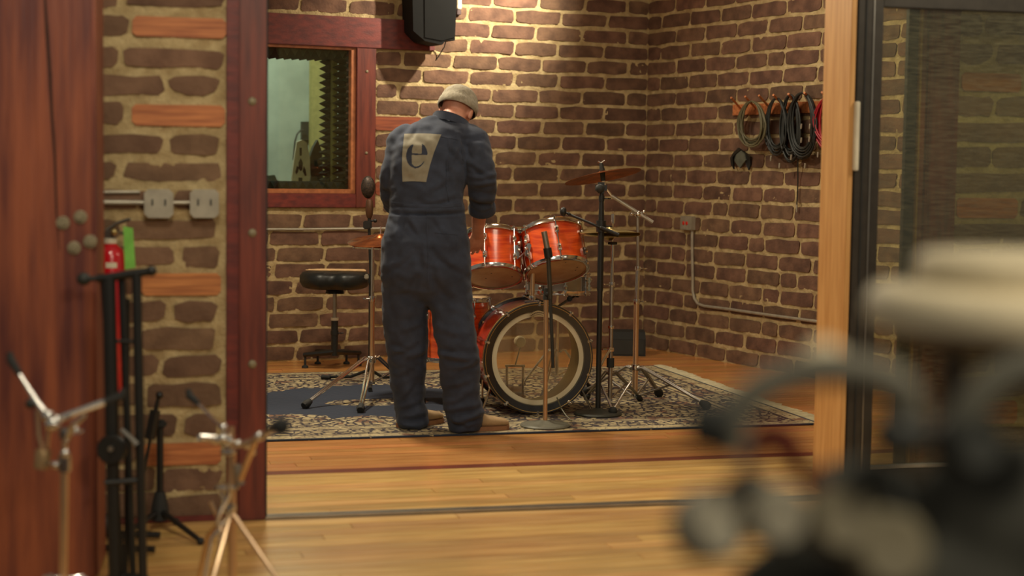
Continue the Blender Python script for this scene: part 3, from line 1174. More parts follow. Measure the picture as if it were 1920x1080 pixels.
# ------------------------------------------------------------------ drum throne
TY = 10.5
tc_ = AT(627, 690, TY)
tx, ty = tc_.x, tc_.y
zs0, zs1 = AT(626, 541, TY).z, AT(626, 508, TY).z
th = thing('drum_throne', (tx, ty, 0), 'black vinyl drum throne with notched seat standing before the back wall', 'stool')
sm = MB()
prof = [(1e-4, zs0), (.17, zs0), (.205, zs0 + .012), (.224, zs0 + .045), (.222, zs1 - .03), (.205, zs1 - .008), (.16, zs1), (1e-4, zs1 + .004)]
sm.lathe(prof, frame((tx, ty, 0), (0, 0, 1)), 48)
for v in sm.v:      # saddle notch facing the viewer
    dx = v.x - tx
    if v.y < ty:
        kf = math.exp(-(dx / .05) ** 2) * min(1, (ty - v.y) / .12)
        v.y += kf * .055
        v.z -= kf * .006 if v.z > zs1 - .02 else 0
sm.build('seat', blackv, th, 50)
MB().lathe([(1e-4, 0), (.06, 0), (.055, .02), (.03, .03)], frame((tx, ty, zs0 - .03), (0, 0, 1)), 20).build('seat_bracket', blackm, th)
MB().tube([(tx, ty, AT(626, 610, TY).z), (tx, ty, zs0 - .01)], .0135, 14).build('threaded_rod', steel, th)
zc = AT(626, 598, TY).z
MB().tube([(tx, ty, .09), (tx, ty, zc)], .022, 16).build('outer_tube', blackm, th)
collar(th, V(tx, ty, zc), .024, .018, whitep, name='tube_collar')
collar(th, V(tx, ty, AT(626, 624, TY).z), .025, .03, blackm, wing=(1, -.4, 0), name='height_clamp')
for fx, fyp in ((545, 665), (572, 688), (678, 668), (672, 684)):
    f = G(fx, fyp + 2)
    d = V(f.x - tx, f.y - ty, 0)
    d = d.normalized() * min(d.length, .30)
    lg = MB()
    lg.tube([V(tx, ty, .115), V(tx, ty, .105) + d * .3, V(tx, ty, .085) + d * 1.04], [.024, .022, .018], 10, flat=.8)
    lo = lg.build('leg', blackm, th)
    MB().lathe([(1e-4, .0), (.022, .0), (.020, .012), (.008, .018), (.008, .08), (1e-4, .08)], frame(V(tx, ty, .002) + d, (0, 0, 1)), 12).build('rubber_foot', blackr, lo)
# two sticks on the throne
for k_, (xa, ya, xb, yb) in enumerate(((573, 506, 686, 514), (578, 508, 684, 512))):
    yo = TY - .06 + k_ * .05
    za = zs1 + .0075
    A_, B_ = AT(xa, ya, yo), AT(xb, yb, yo)
    A_.z = za
    B_.z = za
    st = MB().tube([A_, A_.lerp(B_, .02), A_.lerp(B_, .045), A_.lerp(B_, .25), B_.lerp(A_, .01), B_], [.003, .0045, .0032, .0072, .0074, .005], 10).build('drumstick', stickM, pos=A_)
    tag(st, ['pale wooden drumstick on the black throne, nearer the viewer', 'pale wooden drumstick on the black throne, farther from the viewer'][k_], 'drumstick', 'drumsticks on the throne')

# ------------------------------------------------------------------ drums


def lug(mb, M_, R, a, z, h):
    c_, s_ = math.cos(a), math.sin(a)
    mm = M_ @ Matrix.Rotation(a, 4, 'Z')
    mb.box((R + .009, 0, z), (.020, .021, h * 1.15), mm, .005)
    mb.ball(mm @ Vector((R + .019, 0, z)), .0105, (1, 1, 1.1), 8)


def drum(name, label, c, axis, xh, R, D, nl, shell_mt, a_off=0, group=None, legs_=None):
    t = thing(name, tuple(c), label, 'drum', group)
    M_ = frame(c, axis, xh)
    MB().lathe([(R, .006), (R, D - .006), (R - .008, D - .006), (R - .008, .006)], M_, 64, closed=True).build('shell', shell_mt, t, 40)
    for nm, z, sg in (('batter_hoop', D, 1), ('resonant_hoop', 0, -1)):
        MB().lathe([(R - .004, z - sg * .012), (R + .010, z - sg * .014), (R + .0125, z - sg * .012), (R + .009, z), (R + .009, z + sg * .008), (R + .013, z + sg * .011), (R + .003, z + sg * .013), (R - .004, z + sg * .010)], M_, 64, closed=True).build(nm, chrome, t, 30)
        MB().lathe([(1e-4, z + sg * .004), (R - .012, z + sg * .004), (R - .003, z + sg * .001), (R - .003, z)], M_, 64).build('batter_head' if sg > 0 else 'resonant_head', drumskin, t, 40)
    for i in range(nl):
        a = a_off + 2 * math.pi * i / nl
        mb = MB()
        lug(mb, M_, R, a, D * .73, .038)
        lug(mb, M_, R, a, D * .27, .038)
        mm = M_ @ Matrix.Rotation(a, 4, 'Z')
        mb.tube([mm @ V(R + .0135, 0, -.008), mm @ V(R + .0135, 0, D + .008)], .0036, 6)
        for z in (-.006, D + .006):
            mb.ball(mm @ V(R + .0135, 0, z), .0085, (1, 1, 1.2), 8)
        mb.build('lug', chrome, t)
    return t, M_


lt_c = AT(925, 518, 8.80)
rt_c = AT(1044, 507, 8.80)
tomL, ML = drum('tom_drum', 'orange tom drum beside the man with his right hand on it', lt_c, (-.03, .45, .89), (1, 0, 0), .150, .225, 6, orangeD, .25)
tomR, MR = drum('tom_drum', 'orange tom drum on the right of the pair above the bass drum', rt_c, (-.15, .43, .88), (1, 0, .15), .162, .225, 6, orangeD, -.35)
for t_, M_, pts in ((tomL, ML, [(-.04, .02), (-.01, -.05), (.1, .0), (-.04, .06), (.03, .09)]), (tomR, MR, [(.1, .03), (.11, -.01), (.05, -.1)])):
    for (x, y) in pts[:3]:
        MB().lathe([(1e-4, -.0048), (.004, -.0046), (.004, -.004)], frame(M_ @ V(x, y, 0), M_.to_3x3() @ V(0, 0, 1)), 8).build('vent_mark', charM, t_)

# bass drum
bax = V(-.21, .978, 0).normalized()
bc = AT(1008.5, 674, 8.64)
bc.z = .296 + FLZ
BRD = .278
bd = thing('bass_drum', (bc.x, bc.y, 0), 'orange bass drum with clear front head and black hoop', 'drum')
MBD = frame(bc, bax, (1, .21, 0))
D = .37
MB().lathe([(BRD, .02), (BRD, D - .02), (BRD - .008, D - .02), (BRD - .008, .02)], MBD, 80, closed=True).build('shell', redD, bd, 40)
MB().lathe([(BRD - .0085, .02), (BRD - .0085, D - .02), (BRD - .0095, D - .02), (BRD - .0095, .02)], MBD, 80, closed=True).build('shell_lining', shellin, bd, 40)
for nm, z in (('front_hoop', -.004), ('rear_hoop', D + .004)):
    sg = -1 if z < .1 else 1
    ho = MB().lathe([(BRD - .002, z - sg * .022), (BRD + .016, z - sg * .022), (BRD + .017, z - sg * .01), (BRD + .016, z + sg * .014), (BRD + .013, z + sg * .017), (BRD - .028 if sg < 0 else BRD, z + sg * .012), (BRD - .030 if sg < 0 else BRD - .002, z + sg * .002)], MBD, 80, closed=True).build(nm, hoopB, bd, 40)
    MB().lathe([(BRD + .004, z + sg * .0158), (BRD + .0075, z + sg * .0166), (BRD + .0075, z + sg * .0155), (BRD + .004, z + sg * .0147)], MBD, 80, closed=True).build('gold_inlay', goldM, ho, 40)
    MB().lathe([(BRD + .0165, z - .006), (BRD + .0178, z - .006), (BRD + .0178, z + .004), (BRD + .0165, z + .004)], MBD, 80, closed=True).build('gold_inlay', goldM, ho, 40)
MB().lathe([(1e-4, -.0005), (BRD - .012, -.0005), (BRD - .012, .0005), (1e-4, .0005)], MBD, 64).build('front_head', clearM, bd, 40)
MB().lathe([(1e-4, D - .0005), (BRD - .012, D - .0005), (BRD - .012, D + .0005), (1e-4, D + .0005)], MBD, 64).build('batter_head', clearM, bd, 40)
MB().lathe([(.247, -.003), (.247, -.0015), (.222, -.0015), (.222, -.003)], MBD, 80, closed=True).build('muffling_ring', ivory, bd, 40)
# maker's label on the front head
lb = MB().prism([(-.054 + .002 * i, -.253 + .00004 * (i - 24) ** 2) for i in range(0, 47, 2)] + [(.034, -.220), (.0, -.2225), (-.048, -.2195)], -.0012, MBD.copy() @ Matrix.Translation((0, 0, -.0175)))
lbo = lb.build('label', mat('label_paper', s2l(186, 164, 122), .6), bd, 0)
lw = MB()
rl = random.Random(5)
for row, (zz, hh, x0, x1) in enumerate(((.2435, .0062, -.046, .026), (.2325, .0042, -.036, .020))):
    x = x0
    while x < x1:
        w_ = rl.uniform(.004, .0065) * (1 if row == 0 else .7)
        lw.box((x + w_ / 2, -zz + .00004 * ((x + .005) / .002) ** 2, -.0192), (w_, hh, .0008), MBD)
        x += w_ + .0022
lw.build('lettering', mat('label_ink', s2l(80, 62, 44), .6), lbo, 0)
for i in range(10):
    a = math.radians(18 + 36 * i)
    mm = MBD @ Matrix.Rotation(a, 4, 'Z')
    mb = MB()
    mb.box((BRD + .013, 0, D * .5), (.020, .02, .075), mm, .005)
    for zz, sg in ((.0, -1), (D, 1)):
        mb.tube([mm @ V(BRD + .020, 0, D * .5), mm @ V(BRD + .020, 0, zz + sg * .010)], .003, 6)
        mb.box((BRD + .018, 0, zz + sg * .004), (.012, .020, .034), mm, .003)
        mb.box((BRD + .010, 0, zz + sg * .0195), (.022, .014, .005), mm, .002)
        mb.ball(mm @ V(BRD + .020, 0, zz + sg * .026), .008, (1, 1, 1), 8)
    mb.build('claw_hook', chrome, bd)
for sg in (-1, 1):
    a0 = MBD @ V(sg * .235, .15, .06)
    f = MBD @ V(sg * .30, .29, -.01)
    f.z = FLZ + .012
    sp_ = MB().tube([a0 + V(0, 0, .03), a0, f], [.009, .008, .006], 8)
    sp_.box(tuple(a0 + V(0, 0, .01)), (.03, .03, .05), bev=.004)
    so = sp_.build('spur', chrome, bd)
    MB().ball(f, .012).build('rubber_tip', blackr, so)
# tom mount
mc = MBD @ V(0, 0, D * .42)
mt0 = V(mc.x, mc.y, bc.z + BRD)
ptop = AT(991, 478, mt0.y)
mtx = MB()
MB().box((0, 0, 0), (.085, .06, .014), Matrix.Translation(mt0 + V(0, 0, .008)), .005).build('mount_plate', chrome, bd)
mtx.tube([mt0 + V(0, 0, .01), V(mt0.x, mt0.y, ptop.z)], .0125, 14)
mtx.build('mount_post', chrome_tint, bd)
collar(bd, mt0 + V(0, 0, .03), .019, .02)
collar(bd, V(mt0.x, mt0.y, ptop.z), .020, .03, chrome, wing=(0, -1, 0))
for M_, sgn, R_ in ((ML, 1, .15), (MR, -1, .162)):
    k0 = V(mt0.x, mt0.y - .005, ptop.z + .004)
    on = M_ @ V(sgn * (R_ * .80 + .018), -R_ * .62, .10)
    mb = MB().tube([k0, k0.lerp(on, .5) + V(0, 0, .012), on + V(0, 0, -.03), on + V(0, 0, .03)], .0075, 10)
    mb.ball(k0.lerp(on, .45), .018)
    mb.box(tuple(M_ @ V(sgn * (R_ * .80 + .004), -R_ * .60, .10)), (.034, .03, .075), bev=.008)
    mb.ball(on + V(0, -.01, .045), .012)
    mb.ball(on + V(0, -.02, .01), .010)
    mb.build('tom_arm', chrome, bd)
for (x, y, Y_) in ((955, 545, 9.05),):
    pass

# bass pedal behind the batter head
pb = MBD @ V(-.02, -.2, D + .10)
pd = thing('bass_pedal', (pb.x, pb.y, FLZ), 'chrome bass drum pedal with round felt beater behind the clear drum heads', 'pedal')
pm = MB()
for sg in (-1, 1):
    pm.tube([V(pb.x + sg * .045, pb.y, FLZ), V(pb.x + sg * .045, pb.y, FLZ + .20)], .008, 8)
pm.tube([V(pb.x - .055, pb.y, FLZ + .20), V(pb.x + .055, pb.y, FLZ + .20)], .007, 8)
pm.build('frame', chrome, pd)
MB().box((pb.x, pb.y + .14, FLZ + .045), (.085, .26, .012), bev=.004).build('footboard', steel, pd)
MB().box((pb.x, pb.y + .12, FLZ + .006), (.10, .34, .010), bev=.003).build('base_plate', blackm, pd)
bt = AT(975, 642, 9.02)
MB().tube([V(pb.x, pb.y, FLZ + .20), V(bt.x + .01, pb.y - .035, bt.z)], .004, 8).build('beater_rod', chrome, pd)
MB().lathe([(1e-4, -.02), (.026, -.02), (.032, -.012), (.032, .012), (.026, .02), (1e-4, .02)], frame(V(bt.x, pb.y - .04, bt.z), bax), 20).build('beater', ivory, pd)

# snare drum on its stand, half hidden behind the toms
snc = AT(1046, 549, 9.42)
sn, MSn = drum('snare_drum', 'grey metal snare drum behind the toms, on a low stand', snc, (0, .06, 1), (1, 0, 0), .172, .105, 8, steel, .2)
for o_ in [c_ for c_ in bpy.data.objects if c_.parent == sn and c_.name.startswith(('batter_head', 'resonant_head'))]:
    pass
ss = thing('snare_stand', (snc.x, snc.y, FLZ), 'black and chrome snare stand under the grey snare drum', 'stand')
MB().tube([(snc.x, snc.y, .12), (snc.x, snc.y, snc.z - .08)], .011, 10).build('pole', chrome, ss)
for i in range(3):
    a = math.radians(-70 + 120 * i)
    e = V(snc.x + .18 * math.cos(a), snc.y + .18 * math.sin(a), snc.z - .02)
    ar = MB().tube([V(snc.x, snc.y, snc.z - .08), e], .007, 8).build('arm', blackm, ss)
    MB().box((0, 0, 0), (.03, .03, .03), Matrix.Translation(e + V(0, 0, .0)), .006).build('rubber_grip', blackr, ar)
legs(ss, (snc.x, snc.y), .26, .12, [V(snc.x + .24 * math.cos(math.radians(a)), snc.y + .24 * math.sin(math.radians(a)), FLZ) for a in (30, 150, 250)], chrome)

# floor tom glimpsed between the man's legs
ftc = AT(856, 672, 9.05)
ft, MF = drum('floor_tom', 'orange floor tom seen between the legs of the man', ftc, (0, .02, 1), (1, 0, 0), .172, .33, 8, orangeD, .55)
for i, a in enumerate((200, 320, 80)):
    a = math.radians(a)
    q = V(ftc.x + .192 * math.cos(a), ftc.y + .192 * math.sin(a), 0)
    lo = MB().tube([q + V(0, 0, FLZ + .03), q + V(0, 0, ftc.z + .22)], .0055, 8)
    lo.box(tuple(q + V(0, 0, ftc.z + .12)), (.03, .03, .05), bev=.005)
    lg = lo.build('leg', chrome_tint, ft)
    MB().lathe([(1e-4, .0), (.016, 0), (.015, .025), (.009, .04), (1e-4, .04)], frame(q + V(0, 0, FLZ), (0, 0, 1)), 12).build('rubber_foot', blackr, lg)

# ------------------------------------------------------------------ left cymbal stand and the mic behind it
cL = G(697, 748, FLZ)
cx, cy = cL.x, cL.y
hs = thing('hi_hat_stand', (cx, cy, FLZ), 'reflection-tinted chrome cymbal stand with chrome tripod left of the man', 'stand')
zz = lambda y, Y=cy, x=697: AT(x, y, Y).z
MB().tube([(cx, cy, zz(718)), (cx, cy, zz(560))], .0135, 14).build('lower_tube', chrome_tint, hs)
MB().tube([(cx, cy, zz(560)), (cx, cy, zz(462))], .0095, 12).build('upper_tube', chrome, hs)
collar(hs, V(cx, cy, zz(560)), .017, .03, chrome, wing=(-1, -.3, 0))
collar(hs, V(cx, cy, zz(675)), .021, .03)
collar(hs, V(cx, cy, zz(716)), .018, .02)
MB().tube([AT(664, 463, cy), AT(684, 464, cy), AT(714, 466, cy)], [.006, .008, .008], 8).ball(AT(664, 463, cy), .011).ball(AT(712, 466, cy), .010).build('tilter', chrome, hs)
MB().tube([V(cx + .04, cy + .03, zz(500)), V(cx + .04, cy + .03, zz(425))], .004, 8).build('rod', chrome, hs)
legs(hs, (cx, cy), zz(672), zz(717), [G(572, 766, FLZ), G(676, 774, FLZ) + V(0, 0, 0), G(770, 734, FLZ)], chrome, r=.011, foot_r=.024)
cyb = cymbal_bm(AT(713, 447, cy + .03), (-.08, -.16, 1), .182).build('cymbal', bronze, pos=AT(713, 447, cy + .03))
tag(cyb, 'copper-brown cymbal half hidden behind the man', 'cymbal')

ms = G(694, 716, FLZ)
mx_, my_ = ms.x, ms.y
k1 = thing('microphone_stand', (mx_, my_, FLZ), 'black tripod microphone stand behind the reflection-tinted chrome cymbal stand', 'stand')
zk = lambda y: AT(694, y, my_).z
MB().tube([(mx_, my_, .05), (mx_, my_, zk(520))], .0125, 12).build('lower_tube', blackm, k1)
MB().tube([(mx_, my_, zk(520)), (mx_ - .012, my_, zk(428))], .009, 10).build('upper_tube', blackm, k1)
collar(k1, V(mx_, my_, zk(522)), .019, .05, blackm, wing=(-1, 0, 0))
MB().box((mx_ - .016, my_, zk(519)), (.045, .03, .03), bev=.006).build('clutch', galv, k1)
for f in (G(603, 711, FLZ), G(748, 712, FLZ), G(694, 735, FLZ)):
    d = (f - V(mx_, my_, FLZ))
    lo = MB().tube([V(mx_, my_, .085), V(mx_, my_, .035) + d * .4, f + V(0, 0, .014)], .009, 8).build('leg', blackm, k1)
    MB().tube([f + V(0, 0, .014) - d * .18, f + V(0, 0, .014)], .013, 10).build('rubber_foot', blackr, lo)
mb = MB()
p1 = V(mx_ - .012, my_, zk(428))
mb.box(tuple(p1 + V(-.01, 0, .02)), (.05, .04, .05), bev=.006)
mb.ball(p1 + V(.035, 0, .045), .012).tube([p1 + V(0, 0, .045), p1 + V(.04, 0, .045)], .006)
mb.tube([p1 + V(0, 0, .02), p1 + V(0, 0, .07)], .010, 10)
mb.build('shock_mount', blackm, k1)
mic = thing('microphone', tuple(p1 + V(0, 0, .07)), 'large brown microphone with dark oval grille beside the window', 'microphone')
MB().lathe([(1e-4, 0), (.013, 0), (.021, .02), (.024, .06), (.020, .10), (.015, .112)], frame(p1 + V(0, 0, .06), (0, 0, 1)), 20).build('body', mat('brown_enamel', s2l(92, 62, 42), .35, .3), mic)
MB().ball(AT(690, 351, my_), .042, (1, .8, 1.62), 20).build('grille', mat('wire_grille', s2l(78, 64, 54), .5, .5, col2=s2l(44, 38, 34), scale=90), mic)

# thin conduit on the back wall
cn = MB().tube([back.hit(380, 430, .02), back.hit(560, 430, .02), back.hit(740, 428, .02)], .0085, 8).build('wall_conduit', galv, pos=back.hit(560, 430, .02))
tag(cn, 'thin pale conduit running level along the back wall under the window', 'conduit')

# ------------------------------------------------------------------ crash cymbal stand on the right
c2 = G(1190, 752, FLZ)
cx, cy = c2.x, c2.y
zz2 = lambda y: AT(1190, y, cy).z
cs = thing('cymbal_stand', (cx, cy, FLZ), 'chrome boom cymbal stand in the corner holding the tilted crash cymbal', 'stand')
xt = AT(1196, 402, cy).x
MB().tube([(cx, cy, zz2(742)), (cx, cy, zz2(565))], .0155, 14).build('lower_tube', chrome_tint, cs)
MB().tube([(cx, cy, zz2(565)), (cx + .004, cy, zz2(503))], .0125, 12).build('middle_tube', chrome, cs)
MB().tube([(cx + .004, cy, zz2(503)), (xt, cy, zz2(402))], .009, 12).build('upper_tube', steel, cs)
collar(cs, V(cx, cy, zz2(565)), .02, .025, chrome, wing=(1, -.3, 0))
collar(cs, V(cx + .004, cy, zz2(503)), .017, .022, chrome, wing=(1, -.4, 0))
collar(cs, V(cx, cy, zz2(688)), .023, .03, chrome, wing=(1, .2, 0))
collar(cs, V(cx, cy, zz2(742)), .02, .02)
j = V(xt, cy - .015, zz2(401))
jm = MB().ball(j, .024, (1, .8, .8)).ball(j + V(-.035, -.01, .0), .012).ball(j + V(.03, -.01, .01), .012)
jm.tube([j + V(-.05, -.01, 0), j + V(.05, -.01, 0)], .005, 6)
jm.build('boom_joint', chrome, cs)
b0, b1, b2 = AT(1224, 417, cy - .02), AT(1147, 367, cy - .02), AT(1134, 350, cy - .02)
MB().tube([b0, b0.lerp(b1, .5), b1], .0105, 12).build('boom_arm', mat('satin_tube', s2l(196, 190, 176), .35, .5), cs)
MB().tube([b1, b2], .006, 8).ball(b2, .012).build('tilter', chrome, cs)
MB().tube([b2, AT(1131, 338, cy - .02)], .009, 10).build('white_sleeve', whitep, cs)
MB().tube([AT(1131, 339, cy - .02), AT(1129, 318, cy - .02), AT(1127, 306, cy - .02)], [.013, .015, .010], 10).build('felt_sleeve', charM, cs)
MB().tube([AT(1121, 303, cy - .02), AT(1127, 306, cy - .02), AT(1134, 301, cy - .02)], .006, 6).build('wing_nut', steel, cs)
legs(cs, (cx, cy), zz2(690), zz2(742), [G(1326, 768, FLZ), G(1236, 744, FLZ), G(1092, 742, FLZ)], steel, r=.011, foot_r=.026)
cr1 = cymbal_bm(AT(1130, 328, cy - .02), (-.19, .14, .97), .215).build('cymbal', bronze, pos=AT(1130, 328, cy - .02))
tag(cr1, 'tilted bronze crash cymbal highest in the kit, before the wall corner', 'cymbal')

# hi-hat with pale cymbals
c3 = G(1143, 768, FLZ)
cx, cy = c3.x, c3.y
zz3 = lambda y: AT(1142, y, cy).z
hh = thing('hi_hat_stand', (cx, cy, FLZ), 'chrome stand carrying the flat pale cymbals right of the toms', 'stand')
MB().tube([(cx, cy, zz3(748)), (cx, cy, zz3(533))], .0115, 12).build('lower_tube', steel, hh)
MB().tube([(cx, cy, zz3(533)), (cx, cy, zz3(458))], .0095, 12).build('upper_tube', chrome, hh)
MB().tube([(cx, cy, zz3(458)), (cx, cy, zz3(396))], .004, 8).build('rod', chrome, hh)
collar(hh, V(cx, cy, zz3(456)), .024, .014, blackr, name='cup')
collar(hh, V(cx, cy, zz3(533)), .017, .024, chrome, wing=(-1, -.3, 0))
collar(hh, V(cx, cy, zz3(613)), .017, .015)
collar(hh, V(cx, cy, zz3(655)), .018, .02, chrome, wing=(-1, -.1, 0))
collar(hh, V(cx, cy, zz3(680)), .020, .05, blackr, name='grip_sleeve')
collar(hh, V(cx, cy, zz3(410)), .011, .05, chrome, name='clutch')
yf = cy - .18
fpt = G(1149, 779, FLZ)
for pth in ([(1146, 652), (1133, 672), (1124, 690), (1122, 712), (1137, 742), (1149, 770)], [(1183, 716), (1172, 732), (1160, 752), (1149, 770)]):
    n_ = len(pth)
    MB().tube([AT(x, y, cy - .02 - (cy - fpt.y - .02) * i / (n_ - 1)) for i, (x, y) in enumerate(pth)], .0065, 8).build('leg', chrome, hh)
MB().ball(fpt + V(0, 0, .024), .024, (1, 1, 1)).build('rubber_foot', blackr, hh)
legs(hh, (cx, cy), zz3(700), zz3(748), [G(1200, 752, FLZ), G(1100, 750, FLZ)], steel, r=.008)
for dz, nm, lb_ in ((.014, 'cymbal', 'upper pale brass cymbal of the closed pair right of the toms'), (-.012, 'cymbal', 'lower pale brass cymbal of the closed pair right of the toms')):
    p = AT(1142, 438, cy) + V(0, 0, dz)
    q = cymbal_bm(p, (0.03, -.09, 1 if dz > 0 else -1), .168)
    q = q.build(nm, brassC, pos=p)
    tag(q, lb_, 'cymbal', 'pair of pale cymbals')

# straight black mic stand with boom
c4 = G(1121, 777, FLZ)
cx, cy = c4.x, c4.y
z4 = lambda y: AT(1118, y, cy).z
m4 = thing('microphone_stand', (cx, cy, FLZ), 'tall black round-base microphone stand with short boom right of bass drum', 'stand')
MB().lathe([(1e-4, 0), (.125, 0), (.127, .006), (.12, .014), (.05, .02), (.02, .035), (1e-4, .035)], frame((cx, cy, FLZ), (0, 0, 1)), 40).build('round_base', mat('cast_base', s2l(62, 62, 54), .5, .2), m4)
MB().tube([(cx, cy, .03), (cx, cy, z4(545))], .014, 12).build('lower_tube', blackm, m4)
MB().tube([(cx, cy, z4(545)), (cx, cy, z4(418))], .0165, 12).build('grip', blackm, m4)
collar(m4, V(cx, cy, z4(424)), .026, .06, blackm, wing=(1, -.5, 0), name='swivel')
MB().tube([V(cx, cy, z4(418)), V(cx, cy, z4(362))], [.016, .011], 12).build('upper_tube', blackm, m4)
collar(m4, V(cx, cy, z4(372)), .015, .03, blackm, wing=(1, -.2, 0))
e0, e1 = AT(1160, 441, cy - .03), AT(1056, 397, cy - .03)
MB().tube([e0, e0.lerp(e1, .33), e0.lerp(e1, .34), e1], [.011, .011, .007, .006], 10).ball(e1, .018, (1, 1, 1.4)).ball(e1 + V(.03, -.005, -.012), .010).build('boom_arm', blackm, m4)
mm4 = thing('microphone', tuple(V(cx, cy, z4(362))), 'stubby black microphone on the tall black stand under the crash cymbal', 'microphone')
MB().box((cx - .004, cy - .005, z4(352)), (.062, .05, .058), bev=.014).build('body', blackm, mm4)
MB().ball((cx - .012, cy - .032, z4(353)), .024, (1, .6, 1)).build('grille', charM, mm4)

# near round-base stand in front of the bass drum
c5 = G(1022, 799, FLZ)
cx, cy = c5.x, c5.y
m5 = thing('microphone_stand', (cx, cy, FLZ), 'reflection-tinted chrome microphone stand on grey round base in front of bass drum', 'stand')
MB().lathe([(1e-4, 0), (.124, 0), (.127, .006), (.12, .013), (.05, .018), (.022, .03), (1e-4, .03)], frame((cx, cy, FLZ), (0, 0, 1)), 44).build('round_base', mat('grey_cast_base', s2l(108, 106, 92), .5, .1), m5)
z5 = lambda x, y, dY=0: AT(x, y, cy + dY)
MB().tube([V(cx, cy, .03), z5(1024, 560)], .0115, 14).build('pole', chrome_tint, m5)
MB().tube([z5(1024, 562), z5(1025, 540)], [.017, .014], 12).build('clutch', charM, m5)
MB().tube([z5(1020, 434, -.04), z5(1026, 466, -.04)], .0145, 12).build('microphone_clip', steel, m5)
MB().tube([z5(1026, 465, -.04), z5(1029, 484, -.04)], .021, 12).build('swivel', blackm, m5)
MB().tube([z5(1028, 480, -.04), z5(1032, 560, -.04)], .0115, 12).build('boom_arm', mat('dark_gunmetal', s2l(80, 76, 66), .4, .6), m5)
MB().tube([z5(1032, 560, -.04), z5(1037, 690, -.04)], .0085, 12).build('boom_tail', charM, m5)
MB().tube([z5(1024, 552), z5(1031, 552, -.04)], .012, 10).build('bracket', blackm, m5)
wire = MB().tube([V(cx + .03, cy + .08, FLZ + .2), G(1060, 770, .05), G(1072, 785, FLZ + .006), G(1068, 790, FLZ + .004)], .004, 6)
wire = MB().tube([AT(1044, 745, 8.5), AT(1052, 765, 8.5), G(1062, 780, .03), G(1072, 789, FLZ + .004)], .0035, 6).build('microphone_cable', cabG, pos=G(1062, 780, 0))
tag(wire, 'thin cable curling down in front of the bass drum to the rug', 'cable')

# black wedge monitor in the corner
wq = G(1178, 668)
wd = thing('floor_monitor', (wq.x, wq.y, 0), 'black wedge floor monitor on the boards in the wall corner', 'loudspeaker')
Mw = frame((wq.x, wq.y, 0), (0, 0, 1), (1, .0, 0))
sx = .12
MB().add([(-sx, 0, 0), (sx, 0, 0), (sx * .96, .2, 0), (-sx * .96, .2, 0), (-sx, -.0, .12), (sx, 0, .12), (sx, .06, .165), (-sx, .06, .165), (-sx, .2, .17), (sx, .2, .17)],
         [(0, 1, 5, 4), (4, 5, 6, 7), (7, 6, 9, 8), (0, 4, 7, 8, 3), (1, 2, 9, 6, 5), (3, 8, 9, 2), (0, 3, 2, 1)], Mw).build('cabinet', blackr, wd, 20)
MB().add([(-sx * .9, -.003, .012), (sx * .9, -.003, .012), (sx * .9, -.003, .112), (-sx * .9, -.003, .112), (-sx * .9, .0, .012), (sx * .9, .0, .012), (sx * .9, .0, .112), (-sx * .9, .0, .112)],
         [(0, 1, 2, 3), (7, 6, 5, 4), (0, 4, 5, 1), (1, 5, 6, 2), (2, 6, 7, 3), (3, 7, 4, 0)], Mw).build('grille', charM, wd, 0)

# ------------------------------------------------------------------ loudspeaker on the back wall
sp0 = back.hit(816, 30, .26)
lsx = thing('wall_loudspeaker', tuple(sp0), 'black loudspeaker hung high on the back wall right of the window', 'loudspeaker')
Ys = sp0.y
P_ = [AT(775, 58, Ys), AT(797, 77, Ys), AT(829, 84, Ys), AT(836, 76, Ys), AT(853, 76, Ys), AT(859, -60, Ys), AT(772, -60, Ys)]
mb = MB()
dep = -back.n * .19
mb.add(P_ + [p + dep for p in P_], [list(range(7)), list(range(7, 14))[::-1]] + [[i, (i + 1) % 7, 7 + (i + 1) % 7, 7 + i] for i in range(7)])
spk = mat('speaker_black', (.0065, .0065, .006), .8, scale=20)
mb.build('cabinet', spk, lsx, 0)
gl = [AT(796, -55, Ys - .004), AT(797, 70, Ys - .004), AT(829, 76, Ys - .004), AT(852, 70, Ys - .004), AT(857, -55, Ys - .004)]
MB().add(gl + [p + V(0, .006, 0) for p in gl], [list(range(5)), list(range(5, 10))[::-1]] + [[i, (i + 1) % 5, 5 + (i + 1) % 5, 5 + i] for i in range(5)]).build('grille', spk, lsx, 0)
MB().box(tuple(back.hit(816, 20, .05)), (.08, .12, .10), bev=.01).build('wall_bracket', blackm, lsx)
MB().tube([back.hit(838, 70, .10), back.hit(833, 88, .06), back.hit(822, 106, .02), back.hit(818, 112, .01)], .004, 6).build('cable', charM, lsx)
wp = back.hit(862, -20, .06)
wb = MB()
q0, q1 = back.hit(857, 17, .03), back.hit(866, -70, .03)
s_a, z_a = back.sz(857, 17, .03)
s_b, z_b = back.sz(866, -70, .03)
wo = wbox(back, s_b, s_a, z_a, z_b, 0, .04, .004)
wo = wo.build('wall_raceway', whitep, smooth=0)
tag(wo, 'white upright raceway on the wall beside the black loudspeaker', 'raceway')
s_c, z_c = back.sz(865, 28, .03)
wo2 = wbox(back, s_b + .002, s_a, z_c, z_a, 0, .035, .003).build('end_cap', mat('maroon_cap', s2l(70, 44, 42), .5), wo, 0)

